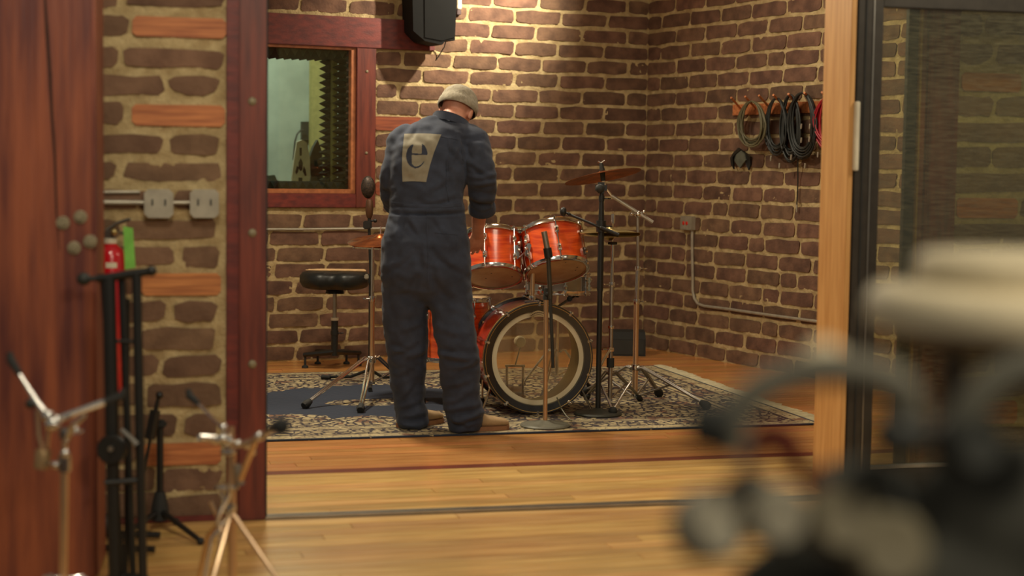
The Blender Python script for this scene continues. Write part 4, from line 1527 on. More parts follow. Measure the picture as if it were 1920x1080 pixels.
# ------------------------------------------------------------------ outlet and conduit on the right wall
ob = right.hit(1295, 418)
oo = thing('outlet_box', tuple(ob), 'grey outlet box with two red receptacles and conduit on the right wall', 'outlet')
sa_, za_ = right.sz(1285, 405)
sb_, zb_ = right.sz(1305, 432)
bxo = wbox(right, sa_, sb_, zb_, za_, 0, .045, .004).build('box', galv, oo, 30)
sm_ = (sa_ + sb_) / 2
for ds in (-.021, .017):
    p = right.P(sm_ + ds, (za_ + zb_) / 2, .046)
    MB().lathe([(1e-4, .004), (.011, .004), (.0135, .002), (.0135, 0)], frame(p, right.n), 16).build('receptacle', redR, bxo)
cpts = [(1298, 432), (1298, 470), (1299, 520), (1299, 546), (1302, 560), (1309, 570), (1320, 574), (1360, 579), (1450, 592), (1547, 605), (1600, 612)]
MB().tube([right.hit(x, y, .018) for x, y in cpts], .0105, 10).build('conduit_pipe', galv, oo)

# ------------------------------------------------------------------ cable rack on the right wall
rk = thing('cable_rack', tuple(right.hit(1460, 200)), 'orange wooden peg rail with seven dowels on the right wall', 'rack')
sa_, za_ = right.sz(1378, 200)
sb_, zb_ = right.sz(1600, 214)
zr1, zr0 = right.sz(1460, 193)[1], right.sz(1460, 214)[1]
wbox(right, sa_, sb_, zr0, zr1, 0, .02, .002).build('rail', nailer, rk, 30)
PEG = [(1371, 183, 1389, 204), (1397, 181, 1417, 203), (1423, 179, 1443, 202), (1450, 178, 1470, 199), (1478, 176, 1494, 196), (1508, 174, 1524, 190), (1541, 173, 1556, 190)]
pegs = []
for (x0, y0, x1, y1) in PEG:
    A_ = right.hit(x1, y1, .018)
    B_ = right.hit(x0, y0, .15)
    MB().tube([A_, B_], [.0075, .0075], 10).build('dowel', nailer, rk)
    pegs.append((A_, B_))


def coil(name, mt, label, x0, x1, y0, y1, d0, n, seed, r=.0055, hang=None):
    n = int(n * 1.7)
    """loops of cable seen as an upright oval; each loop its own size and lean"""
    rr = random.Random(seed)
    mb = MB()
    cx_ = (x0 + x1) / 2
    for i in range(n):
        off = d0 + .055 * i / n
        wv_, hv_ = (x1 - x0) / 2 * rr.uniform(.62, 1.0), (y1 - y0) / 2 * rr.uniform(.80, 1.0)
        pts = []
        ph = rr.uniform(-.12, .12)
        for k in range(29):
            a = 2 * math.pi * k / 28 + math.pi / 2
            wob = 1 + .035 * math.sin(3 * a + ph * 20)
            xx = cx_ + wv_ * math.cos(a) * wob * (1 - .10 * math.sin(a)) + rr.uniform(-.4, .4)
            yy_ = y0 + hv_ - hv_ * math.sin(a) * 1.0 + rr.uniform(-.4, .4)
            pts.append(right.hit(xx, yy_, off + .010 * math.sin(a + ph * 9)))
        mb.tube(pts, r, 6, cap=False)
    o = mb.build(name, mt, pos=right.hit(cx_, y0 + 8, d0))
    return tag(o, label, 'cable', 'cable coils on the peg rail')


coil('coiled_cable', cabG, 'grey-green coiled cable on the second dowel of the rail', 1383, 1436, 190, 277, .06, 9, 1)
coil('coiled_cable', cabB, 'black coiled cable hanging beside the grey-green one', 1434, 1478, 184, 292, .05, 9, 2)
coil('coiled_cable', cabB, 'black coiled cable bunched in the middle of the rail', 1462, 1502, 178, 305, .045, 9, 3, .0062)
coil('coiled_cable', cabB, 'large black coiled cable beside the red one', 1477, 1532, 174, 302, .06, 12, 4, .0062)
coil('coiled_cable', cabR, 'dark red coiled cable at the far end of the rail', 1526, 1590, 180, 286, .06, 11, 5, .0062)
for i_, (x, y) in enumerate(((1446, 292), (1462, 306), (1503, 232), (1503, 258), (1519, 232), (1518, 256), (1534, 285), (1550, 238), (1484, 290), (1510, 306))):
    A_, B_ = right.hit(x, y, .13), right.hit(x - 1, y + 10, .13)
    pl_ = MB().tube([A_, A_.lerp(B_, .7), B_], [.006, .006, .004], 8).build('cable_plug', galv, pos=A_)
    tag(pl_, 'small metal plug among the hanging coiled cables', 'plug', 'metal plugs of the coiled cables')
hc = MB().tube([right.hit(1496, 296, .05), right.hit(1496, 340, .03), right.hit(1494, 385, .03)], .004, 6).build('hanging_lead', cabB, pos=right.hit(1496, 296, .05))
tag(hc, 'single black lead hanging straight below the cable coils', 'cable')
MB().tube([right.hit(1494, 384, .03), right.hit(1494, 398, .03)], [.006, .004], 8).build('plug', galv, hc)
# folded dark cap under the rail
hk = thing('hanging_glove', tuple(right.hit(1386, 280, .02)), 'small black and grey folded leather glove hung below the first dowel', 'glove')
def leaf(pts, d0, d1, nm, mt):
    mb = MB()
    a = [right.hit(x, y, d0 + (d1 - d0) * (i % 3) / 2) for i, (x, y) in enumerate(pts)]
    bq = [p - right.n * .012 for p in a]
    n_ = len(a)
    c_ = sum(a, Vector()) / n_ + right.n * .012
    vs = a + bq + [c_]
    fs = [[i, (i + 1) % n_, 2 * n_] for i in range(n_)] + [list(range(n_, 2 * n_))[::-1]] + [[i, (i + 1) % n_, n_ + (i + 1) % n_, n_ + i] for i in range(n_)]
    mb.add(vs, fs)
    mb.build(nm, mt, hk, 60)
leaf([(1384, 277), (1388, 281), (1376, 290), (1374, 300), (1375, 317), (1370, 308), (1369, 296), (1374, 287)], .03, .05, 'flap', blackv)
leaf([(1385, 279), (1396, 288), (1398, 300), (1392, 308), (1387, 315), (1381, 308), (1376, 300), (1379, 286)], .03, .045, 'palm', mat('grey_leather', s2l(92, 94, 82), .6))
leaf([(1386, 279), (1398, 287), (1406, 294), (1407, 308), (1403, 319), (1399, 309), (1395, 296)], .02, .035, 'flap', blackv)
# ------------------------------------------------------------------ the man
MY = 8.10


def ring_v(px0, px1, y, Y, depth, n=28, e=2.4, tilt=0.0, yaw=0.0):
    """flat oval section of a trunk or trouser leg: its width read between two edges, its depth in metres"""
    a, b_ = AT(px0, y, Y), AT(px1, y, Y)
    c = (a + b_) / 2
    hw = (b_ - a).length / 2
    out = []
    for j in range(n):
        t_ = 2 * math.pi * j / n
        cs_, sn_ = math.cos(t_), math.sin(t_)
        x = hw * math.copysign(abs(cs_) ** (2 / e), cs_)
        y_ = depth / 2 * math.copysign(abs(sn_) ** (2 / e), sn_)
        out.append(c + V(x, y_, y_ * tilt + x * yaw))
    return out


def loft(mb, rings):
    n = len(rings[0])
    k = len(mb.v)
    for r in rings:
        mb.v += r
    for i in range(len(rings) - 1):
        for j in range(n):
            mb.f.append([k + i * n + j, k + i * n + (j + 1) % n, k + (i + 1) * n + (j + 1) % n, k + (i + 1) * n + j])
    mb.f.append([k + j for j in range(n)][::-1])
    mb.f.append([k + (len(rings) - 1) * n + j for j in range(n)])


def dense(pts, rs, m_=5):
    """round a joint path off so that its tubes do not kink"""
    P2, R2 = [], []
    n = len(pts)
    for i in range(n - 1):
        p0, p1, p2, p3 = pts[max(i - 1, 0)], pts[i], pts[i + 1], pts[min(i + 2, n - 1)]
        for k in range(m_):
            t_ = k / m_
            P2.append(.5 * ((2 * p1) + (p2 - p0) * t_ + (2 * p0 - 5 * p1 + 4 * p2 - p3) * t_ ** 2 + (3 * p1 - p0 - 3 * p2 + p3) * t_ ** 3))
            R2.append(rs[i] * (1 - t_) + rs[i + 1] * t_)
    P2.append(pts[-1])
    R2.append(rs[-1])
    return P2, R2


def limb(mb, pts, rs, n=16, flat=1.0, m_=5):
    p, r = dense([Vector(q) for q in pts], rs, m_)
    mb.tube(p, r, n, True, flat)


def fuse(mb, voxel, smooth, it=4):
    """one continuous skin over overlapping forms"""
    me = bpy.data.meshes.new('form')
    me.from_pydata([tuple(v) for v in mb.v], [], mb.f)
    bm = bmesh.new()
    bm.from_mesh(me)
    bmesh.ops.triangulate(bm, faces=bm.faces[:])
    bmesh.ops.recalc_face_normals(bm, faces=bm.faces[:])
    bm.to_mesh(me)
    bm.free()
    o = bpy.data.objects.new('form', me)
    COL.objects.link(o)
    rm = o.modifiers.new('r', 'REMESH')
    rm.mode = 'VOXEL'
    rm.voxel_size = voxel
    sm_ = o.modifiers.new('s', 'SMOOTH')
    sm_.iterations = it
    sm_.factor = smooth
    dg = bpy.context.evaluated_depsgraph_get()
    dg.update()
    me2 = bpy.data.meshes.new_from_object(o.evaluated_get(dg))
    bpy.data.objects.remove(o)
    return me2


def bake(me, name, mt, parent, off, kind=None, sharp=None):
    me.transform(Matrix.Translation(-off))
    me.name = name
    o = bpy.data.objects.new(name, me)
    COL.objects.link(o)
    me.materials.clear()
    me.materials.append(mt)
    me.shade_smooth()
    if parent is not None:
        o.parent = parent
    else:
        o.location = off
    OFF[o.name] = off
    return o


MO = V(G(835, 806).x, MY, 0)
# trunk, legs and arms of the boiler suit
body_rings = [  # left edge, right edge, y, distance, depth, rise
    (770, 838, 572, 8.09, .09, 0), (742, 862, 562, 8.09, .15, 0), (722, 878, 545, 8.085, .22, 0), (713, 884, 520, 8.08, .262, 0), (714, 882, 490, 8.08, .275, 0), (717, 880, 455, 8.09, .265, 0), (722, 876, 425, 8.11, .25, .05),
    (728, 872, 395, 8.13, .235, .1), (730, 869, 370, 8.14, .235, .12), (730, 874, 335, 8.16, .24, .15), (731, 878, 300, 8.18, .245, .2), (735, 880, 275, 8.20, .24, .25),
    (746, 888, 256, 8.22, .22, .25), (762, 886, 241, 8.24, .20, .2), (782, 878, 228, 8.26, .17, .1), (800, 868, 217, 8.27, .14, 0)]
suit = MB()
loft(suit, [ring_v(a, b_, y, Y_, dp, tilt=0, e=2.6) for a, b_, y, Y_, dp, tl in body_rings])
LLEG = [(717, 790, 490, 8.10, .20), (715, 806, 530, 8.10, .215), (716, 805, 560, 8.105, .205), (719, 802, 600, 8.11, .20), (722, 802, 640, 8.11, .19), (727, 801, 680, 8.13, .19), (732, 797, 720, 8.15, .185), (738, 796, 748, 8.16, .185),
        (741, 802, 770, 8.165, .20), (743, 804, 788, 8.165, .215), (746, 802, 800, 8.165, .21)]
RLEG = [(805, 880, 490, 8.08, .20), (798, 884, 530, 8.08, .215), (802, 886, 560, 8.075, .21), (809, 890, 600, 8.06, .205), (815, 895, 635, 8.04, .20), (822, 900, 670, 8.03, .195), (827, 901, 710, 8.04, .19), (829, 902, 745, 8.05, .19),
        (834, 906, 770, 8.055, .21), (838, 906, 790, 8.06, .22), (841, 901, 806, 8.065, .21)]
for Lg in (LLEG, RLEG):
    loft(suit, [ring_v(a, b_, y, Y_, dp, e=2.2) for a, b_, y, Y_, dp in Lg])
rsh, rel, rcf = AT(888, 268, 8.22), AT(903, 338, 8.14), AT(904, 392, 8.24)
limb(suit, [AT(868, 255, 8.24), rsh, AT(897, 300, 8.17), rel, rcf], [.075, .080, .076, .071, .065], 18)
lsh, lel, lcf = AT(753, 268, 8.23), AT(733, 345, 8.20), AT(742, 382, 8.36)
limb(suit, [AT(775, 255, 8.24), lsh, AT(743, 305, 8.19), lel, lcf], [.070, .072, .066, .062, .058], 18)
sme = fuse(suit, .0062, .6, 14)
# folds of the cloth, raised or sunk along the normals
FOLDS = [  # x0, y0, x1, y1, width px, height mm
    (848, 792, 905, 772, 5, 9), (842, 780, 880, 796, 5, 8), (835, 766, 900, 756, 6, 7), (832, 752, 870, 742, 6, 5), (750, 780, 800, 770, 7, 8), (745, 764, 790, 745, 6, 6), (742, 790, 790, 797, 5, 6),
    (745, 752, 775, 715, 5, 5), (728, 660, 775, 645, 6, 6), (725, 640, 770, 655, 5, -5), (760, 668, 800, 655, 6, 5), (822, 662, 890, 672, 6, 7), (818, 650, 860, 660, 5, -5), (850, 690, 896, 676, 5, 5),
    (740, 560, 800, 480, 9, 5), (800, 480, 860, 560, 9, 5), (790, 470, 770, 570, 7, -5), (806, 470, 822, 560, 7, -5), (770, 410, 790, 440, 5, 5), (815, 405, 840, 440, 5, 4), (750, 400, 745, 440, 5, 4),
    (730, 392, 872, 392, 5, 4), (728, 399, 873, 399, 3, -4), (844, 270, 868, 300, 5, 6), (855, 262, 838, 310, 4, -5), (842, 300, 858, 345, 6, 5), (850, 320, 868, 360, 5, -4), (880, 300, 925, 330, 5, 5),
    (884, 325, 926, 318, 5, -5), (884, 345, 926, 340, 5, 7), (882, 358, 926, 362, 5, -6), (884, 372, 926, 376, 5, 7), (890, 385, 926, 384, 4, -5), (866, 255, 884, 300, 5, -6), (848, 246, 900, 256, 4, 3),
    (840, 330, 800, 360, 6, 4), (850, 365, 800, 378, 5, 4), (836, 285, 836, 370, 3, -3), (776, 232, 760, 262, 5, 3), (716, 345, 732, 352, 5, 6), (716, 360, 734, 366, 5, -5), (796, 600, 745, 620, 6, 3),
    (812, 610, 870, 625, 7, 4), (722, 505, 770, 470, 6, 4), (875, 510, 820, 470, 6, 4), (735, 700, 770, 690, 6, 4), (830, 722, 880, 712, 6, 5), (845, 470, 845, 430, 14, 2)]


def project(co):
    q = co - np.array(CP)
    z = q @ np.array(Fv)
    return 960 + FPX * (q @ np.array(Rv)) / z, 540 - FPX * (q @ np.array(Uv)) / z


nv = len(sme.vertices)
co = np.empty(nv * 3)
sme.vertices.foreach_get('co', co)
co = co.reshape(-1, 3)
no = np.empty(nv * 3)
sme.vertices.foreach_get('normal', no)
no = no.reshape(-1, 3)
px, py = project(co)
disp = np.zeros(nv)
facing = np.clip(.5 - no[:, 1] * 1.5, 0, 1)
for x0, y0, x1, y1, wd, h in FOLDS:
    dx, dy = x1 - x0, y1 - y0
    LL = dx * dx + dy * dy
    t_ = np.clip(((px - x0) * dx + (py - y0) * dy) / LL, 0, 1)
    bow = np.sin(t_ * np.pi) * 3
    ex, ey = px - x0 - t_ * dx, py - y0 - t_ * dy - bow
    d_ = np.hypot(ex, ey)
    sg_ = np.sign(-dy * ex + dx * ey) * np.sign(dx + 1e-6)
    sd_ = d_ * np.where(sg_ == 0, 1, sg_)
    disp += h * .0017 * (np.exp(-(d_ / wd) ** 2) - .8 * np.exp(-((sd_ - 1.7 * wd) / (wd * .9)) ** 2) * np.exp(-(d_ / (wd * 3.2)) ** 4)) * facing * (.25 + .75 * np.sin(np.pi * np.clip(t_, .04, .96)))
rn = np.array([noise.noise(Vector((c[0] * 7, c[1] * 7, c[2] * 13))) * .008 + noise.noise(Vector((c[0] * 20 + c[2] * 9, c[1] * 20, c[2] * 26 + 3))) * .006 for c in co])
disp += rn
co += no * disp[:, None]
sme.vertices.foreach_set('co', co.reshape(-1))
sme.update()

# body under the suit: head, neck, arms, hands, legs and feet in one skin
bodyf = MB()
hx = V(.34, .94, 0).normalized()           # the way the face turns, before it bows
hup = (V(.24, .52, .82)).normalized()      # crown of the bowed head
HC = AT(857, 207, 8.36)
fy = (hx - hup * hx.dot(hup)).normalized()
fxx = fy.cross(hup).normalized()           # to the man's right


def HP(x, y, z):
    return HC + fxx * x + fy * y + hup * z


HM = Matrix((fxx, fy, hup)).transposed().to_4x4()
bodyf.ball(HC + hup * .018, 1, (.077, .096, .098), 24, HM)
bodyf.ball(HP(0, .020, -.045), 1, (.062, .075, .072), 20, HM)
bodyf.ball(HP(0, .060, -.088), 1, (.032, .030, .026), 14, HM)      # chin
limb(bodyf, [HP(0, .090, .012), HP(0, .112, -.028), HP(0, .098, -.040)], [.010, .014, .012], 10)   # nose
for sg in (-1, 1):
    bodyf.ball(HP(sg * .032, .080, .020), 1, (.020, .012, .010), 10, HM)    # brow
    bodyf.ball(HP(sg * .036, .072, -.030), 1, (.020, .016, .016), 10, HM)   # cheek
    bodyf.ball(HP(sg * .080, -.006, -.022), 1, (.011, .019, .031), 14, HM)  # ear
    bodyf.ball(HP(sg * .086, -.010, -.010), 1, (.006, .016, .020), 10, HM)
bodyf.ball(HP(0, .090, -.062), 1, (.022, .009, .006), 10, HM)
bodyf.ball(HP(0, .087, -.073), 1, (.019, .009, .006), 10, HM)
limb(bodyf, [AT(842, 246, 8.25), AT(848, 228, 8.285), HP(0, -.015, -.04)], [.068, .062, .060], 18)
# trunk and limbs, well inside the cloth
limb(bodyf, [AT(806, 500, 8.09), AT(802, 400, 8.13), AT(808, 300, 8.19), AT(838, 250, 8.25)], [.085, .09, .085, .055], 16)
limb(bodyf, [AT(838, 252, 8.24), rsh, rel, AT(899, 398, 8.26), AT(895, 440, 8.47)], [.045, .046, .036, .038, .028], 16)
limb(bodyf, [AT(800, 252, 8.24), lsh, lel, AT(752, 385, 8.40), AT(790, 430, 8.62)], [.045, .048, .042, .04, .028], 16)
limb(bodyf, [AT(770, 520, 8.10), AT(762, 640, 8.11), AT(766, 760, 8.16), AT(772, 785, 8.17)], [.075, .06, .045, .04], 14)
limb(bodyf, [AT(838, 520, 8.08), AT(856, 640, 8.04), AT(866, 760, 8.05), AT(872, 790, 8.06)], [.075, .06, .045, .04], 14)


def hand(mb, wrist, dirv, palmn, spread=1, sc=1.0, thumb=1):
    """palm with four curled fingers of different length and a thumb leaving its side"""
    d = Vector(dirv).normalized()
    nn = (Vector(palmn) - d * Vector(palmn).dot(d)).normalized()
    sd = d.cross(nn).normalized() * thumb
    W = Vector(wrist)
    for k in range(4):
        o_ = (k - 1.5) * .019 * sc
        limb(mb, [W - d * .005 + sd * o_ * .6, W + d * .045 * sc + sd * o_ * .9, W + d * .085 * sc + sd * o_], [.017, .0165, .0115], 10, m_=3)
    Ls = (.062, .074, .080, .070)
    for k in range(4):
        o_ = (k - 1.5) * .0205 * sc
        b0_ = W + d * .080 * sc + sd * o_
        ln = Ls[k] * sc
        fan = sd * (k - 1.5) * .004 * spread
        limb(mb, [b0_, b0_ + d * ln * .42 + nn * .006 + fan, b0_ + d * ln * .72 + nn * .020 + fan * 1.4, b0_ + d * ln * .88 + nn * .040 + fan * 1.5], [.0098, .0090, .0082, .0068], 10, m_=3)
    t0 = W + d * .022 + sd * .026
    limb(mb, [t0, t0 + sd * .024 + d * .024 + nn * .008, t0 + sd * .034 + d * .050 + nn * .020, t0 + sd * .030 + d * .072 + nn * .032], [.016, .0125, .0105, .008], 10, m_=3)


hand(bodyf, AT(895, 440, 8.47), V(-.06, .58, -.80), V(-.25, .7, .3), thumb=-1)
hand(bodyf, AT(790, 430, 8.62), V(.5, .75, -.35), V(.2, .1, -1), thumb=1)
for (ax_, ay_, YY, dv) in ((772, 788, 8.17, V(.62, .78, 0)), (874, 796, 8.06, V(.93, .36, 0))):
    q = AT(ax_, ay_, YY)
    q.z = FLZ + .075
    f2 = dv.normalized()
    limb(bodyf, [q, q + V(0, 0, -.02) + f2 * .03, q + f2 * .12 + V(0, 0, -.035), q + f2 * .19 + V(0, 0, -.045)], [.042, .038, .030, .018], 12)
bme = fuse(bodyf, .0048, .5, 3)
man = bake(bme, 'person', skin, None, MO)
tag(man, 'man in navy boiler suit and grey knit cap leaning over the drums, back turned', 'person')
suito = bake(sme, 'boiler_suit', denim, man, MO)
OFF['person'] = MO
OFF['boiler_suit'] = MO
# collar, belt, rolled cuffs, hems
cl = MB()


def band(mb, ring_pts, h, th_, lean=0.0):
    """a closed strip of cloth along a ring of points"""
    n = len(ring_pts)
    c = sum(ring_pts, Vector()) / n
    k = len(mb.v)
    for p in ring_pts:
        o_ = V(p.x - c.x, p.y - c.y, 0).normalized()
        mb.v += [p + o_ * th_, p + V(0, 0, h) + o_ * (th_ + lean), p + V(0, 0, h) + o_ * lean, p]
    for i in range(n):
        a, b_ = k + i * 4, k + ((i + 1) % n) * 4
        for j in range(4):
            mb.f.append([a + j, b_ + j, b_ + (j + 1) % 4, a + (j + 1) % 4])


cc_ = AT(847, 238, 8.27)
rg = []
for i in range(36):
    a = 2 * math.pi * i / 36
    rg.append(cc_ + V(.090 * math.cos(a), .085 * math.sin(a), -.085 * math.cos(a) * .30 - .03 * math.sin(a)))
band(cl, rg, .040, .006, -.008)
rg2 = [p + (p - cc_).normalized() * .012 + V(0, 0, -.006) for p in rg]
band(cl, rg2, .036, .005, -.012)
cl.build('collar', denim, suito, 60)
su_bvh = BVHTree.FromPolygons([Vector(v.co) + MO for v in suito.data.vertices], [tuple(p.vertices) for p in suito.data.polygons])


def on_suit(x, y, off=.002, back_=False):
    d = ray(x, y).normalized()
    h = su_bvh.ray_cast(CP, d)
    return (h[0] + h[1] * off, h[1]) if h[0] is not None else (None, None)


def strip(name, pts, wpx, mt, off=.003, step=2.0):
    """sewn seam or band laid on the cloth"""
    P_, W_ = [], []
    for i in range(len(pts) - 1):
        (x0, y0), (x1, y1) = pts[i], pts[i + 1]
        n_ = max(1, int(math.hypot(x1 - x0, y1 - y0) / step))
        for k in range(n_ + (i == len(pts) - 2)):
            P_.append((x0 + (x1 - x0) * k / n_, y0 + (y1 - y0) * k / n_))
    mb = MB()
    rows_ = []
    for i, (x, y) in enumerate(P_):
        a = P_[max(i - 1, 0)]
        b_ = P_[min(i + 1, len(P_) - 1)]
        L_ = math.hypot(b_[0] - a[0], b_[1] - a[1])
        nx, ny = -(b_[1] - a[1]) / L_, (b_[0] - a[0]) / L_
        r_ = []
        for k, o_ in ((-.5, -.001), (-.4, off), (.4, off), (.5, -.001)):
            q, _ = on_suit(x + nx * k * wpx, y + ny * k * wpx, o_)
            r_.append(q)
        if all(q is not None for q in r_):
            rows_.append(r_)
    k = len(mb.v)
    for r_ in rows_:
        mb.v += r_
    for i in range(len(rows_) - 1):
        for j in range(3):
            mb.f.append([k + i * 4 + j, k + i * 4 + j + 1, k + (i + 1) * 4 + j + 1, k + (i + 1) * 4 + j])
    return mb.build(name, mt, suito, 50)


strip('waistband', [(733, 382), (760, 385), (800, 387), (840, 386), (865, 383)], 8, denim, .002)
strip('back_seam', [(768, 258), (815, 254), (862, 262)], 2.2, denim, .002)
strip('back_seam', [(845, 274), (838, 310), (837, 345), (842, 378)], 2.2, denim, .003)
strip('seat_seam', [(800, 392), (801, 440), (803, 500), (804, 545)], 2.2, denim, .002)
strip('pocket_edge', [(815, 436), (858, 440), (856, 470)], 2, denim, .002)
strip('sleeve_seam', [(874, 252), (866, 280), (868, 300)], 2.2, denim, .003)
cu = MB()
limb(cu, [rcf + (rcf - rel).normalized() * -.035, rcf + (rcf - rel).normalized() * -.012, rcf + (rcf - rel).normalized() * .012, rcf + (rcf - rel).normalized() * .018], [.062, .069, .068, .050], 22, m_=3)
cu.build('rolled_cuff', denim, suito, 60)
cu = MB()
limb(cu, [lcf + (lcf - lel).normalized() * -.03, lcf, lcf + (lcf - lel).normalized() * .018], [.058, .064, .05], 22, m_=3)
cu.build('rolled_cuff', denim, suito, 60)
# print on the back
TLp, TRp, BRp, BLp = (758.5, 251.5), (827.5, 252.5), (799, 341.5), (755, 341)


def bil(u, v):
    bow = 1.5 * math.sin(math.pi * v)
    lx = TLp[0] * (1 - v) + BLp[0] * v - 2.5 * math.sin(math.pi * v)
    ly = TLp[1] * (1 - v) + BLp[1] * v
    rx = TRp[0] * (1 - v) + BRp[0] * v - 3.0 * math.sin(math.pi * v)
    ry = TRp[1] * (1 - v) + BRp[1] * v
    return lx * (1 - u) + rx * u, ly * (1 - u) + ry * u - 1.2 * math.sin(math.pi * u)


def arc(cx_, cy_, rx_, ry_, a0, a1, n=18):
    return [(cx_ + rx_ * math.cos(math.radians(a0 + (a1 - a0) * i / n)), cy_ - ry_ * math.sin(math.radians(a0 + (a1 - a0) * i / n))) for i in range(n + 1)]


# letter e (crop units / 9 + origin 740, 230)
left_bowl = arc(345, 565, 148, 200, 98, 262) + [(330, 770)] + arc(345, 600, 165, 172, 266, 340, 10) + [(505, 655)] + arc(345, 590, 160, 155, 336, 268, 10) + [(292, 700), (288, 560), (300, 440), (322, 372)]
right_bowl = [(458, 530), (462, 366)] + arc(440, 545, 115, 185, 75, 5, 12) + [(553, 545)]
bar = [(285, 520), (553, 528), (553, 547), (285, 546)]
glyph = [[(740 + x / 9, 230 + y / 9) for x, y in pl] for pl in (left_bowl, right_bowl, bar)]


def inside(x, y, pl):
    c = False
    j = len(pl) - 1
    for i in range(len(pl)):
        if (pl[i][1] > y) != (pl[j][1] > y) and x < (pl[j][0] - pl[i][0]) * (y - pl[i][1]) / (pl[j][1] - pl[i][1]) + pl[i][0]:
            c = not c
        j = i
    return c


NU, NV = 84, 104
pmb, lmb = MB(), MB()
cache = {}
for i in range(NV + 1):
    for j in range(NU + 1):
        x, y = bil(j / NU, i / NV)
        q, nn_ = on_suit(x, y, .0)
        cache[(i, j)] = (q, nn_, x, y)
lid = {}
for i in range(NV + 1):
    for j in range(NU + 1):
        q, nn_, x, y = cache[(i, j)]
        pmb.v.append(q + nn_ * .0022)
for i in range(NV):
    for j in range(NU):
        a = i * (NU + 1) + j
        pmb.f.append([a, a + 1, a + NU + 2, a + NU + 1])
        x, y = bil((j + .5) / NU, (i + .5) / NV)
        if any(inside(x, y, pl) for pl in glyph):
            ids = []
            for (ii, jj) in ((i, j), (i, j + 1), (i + 1, j + 1), (i + 1, j)):
                if (ii, jj) not in lid:
                    lid[(ii, jj)] = len(lmb.v)
                    lmb.v.append(cache[(ii, jj)][0] + cache[(ii, jj)][1] * .0032)
                ids.append(lid[(ii, jj)])
            lmb.f.append(ids)
pto = pmb.build('back_print', patchM, suito, 80)
lmb.build('letter', denim, pto, 80)
# knit cap
bn = MB()
rows_b = [(.094, .108, -.002, .0), (.0995, .113, .004, 0), (.1005, .114, .022, 0), (.0985, .112, .040, 0), (.093, .107, .045, 0), (.092, .106, .060, 0), (.083, .097, .087, 0), (.064, .076, .110, 0), (.038, .047, .125, 0), (.001, .001, .131, 0)]
nb = 72
for (rx_, ry_, h_, _) in rows_b:
    for j in range(nb):
        a = 2 * math.pi * j / nb
        rib = 1 + (.012 if j % 2 else -.006) * (1 if h_ < .1 else .3)
        y_ = ry_ * math.sin(a) * rib
        bn.v.append(HP(rx_ * math.cos(a) * rib, y_ - .004, h_ - .0 + (.14 * y_ if h_ < .06 else .14 * y_ * .5)))
for i in range(len(rows_b) - 1):
    for j in range(nb):
        bn.f.append([i * nb + j, i * nb + (j + 1) % nb, (i + 1) * nb + (j + 1) % nb, (i + 1) * nb + j])
bn.build('knit_cap', beanieM, man, 60)
# shoes
for k_, (ax_, ay_, YY, dv) in enumerate(((772, 788, 8.17, V(.62, .78, 0)), (874, 796, 8.06, V(.93, .36, 0)))):
    q = AT(ax_, ay_, YY)
    f2 = dv.normalized()
    s2 = V(f2.y, -f2.x, 0)
    q.z = 0
    up = MB()
    secs = [(-.075, .034, .085), (-.05, .042, .095), (0, .043, .10), (.05, .043, .085), (.11, .047, .060), (.16, .046, .050), (.20, .036, .040), (.222, .012, .026)]
    rings = []
    for t_, hw, hh_ in secs:
        rings.append([q + f2 * t_ + s2 * hw * math.cos(2 * math.pi * j / 18) + V(0, 0, FLZ + .014 + hh_ * .5 + hh_ * .5 * math.sin(2 * math.pi * j / 18)) for j in range(18)])
    loft(up, rings)
    sh = up.build('shoe', tanM, man, 60)
    so_ = MB()
    pl = [(t_, hw + .004) for t_, hw, _ in secs]
    out = [q + f2 * t_ + s2 * w_ for t_, w_ in pl] + [q + f2 * t_ - s2 * w_ for t_, w_ in pl[::-1]]
    n_ = len(out)
    so_.add([p + V(0, 0, FLZ + .001) for p in out] + [p + V(0, 0, FLZ + .022) for p in out], [list(range(n_))[::-1], list(range(n_, 2 * n_))] + [[i, (i + 1) % n_, n_ + (i + 1) % n_, n_ + i] for i in range(n_)])
    so_.build('sole', mat('gum_sole', s2l(150, 104, 70), .7), sh, 30)
    la = MB()
    for t_ in (.04, .06, .08, .10):
        la.tube([q + f2 * t_ + s2 * .022 + V(0, 0, FLZ + .094 - t_ * .30), q + f2 * (t_ + .006) - s2 * .022 + V(0, 0, FLZ + .094 - t_ * .30)], .003, 6)
    la.build('laces', ivory, sh)

# ------------------------------------------------------------------ stands by the near wall
# folded black stand with a head bar
FY = 4.95
b0_, b1_ = AT(205, 560, FY), AT(262, 1000, FY)
bs = thing('folded_stand', (AT(225, 700, FY).x, FY, 0), 'tall folded black metal stand with a level head bar before the fire extinguisher', 'stand')


def ft_(x, y, dY=0.0):
    return AT(x, y, FY + dY)


def toflo(x, y, dY, xf):
    p = ft_(x, y, dY)
    q_ = AT(xf, 1080, FY + dY)
    return [p, V(q_.x, q_.y, .03)]


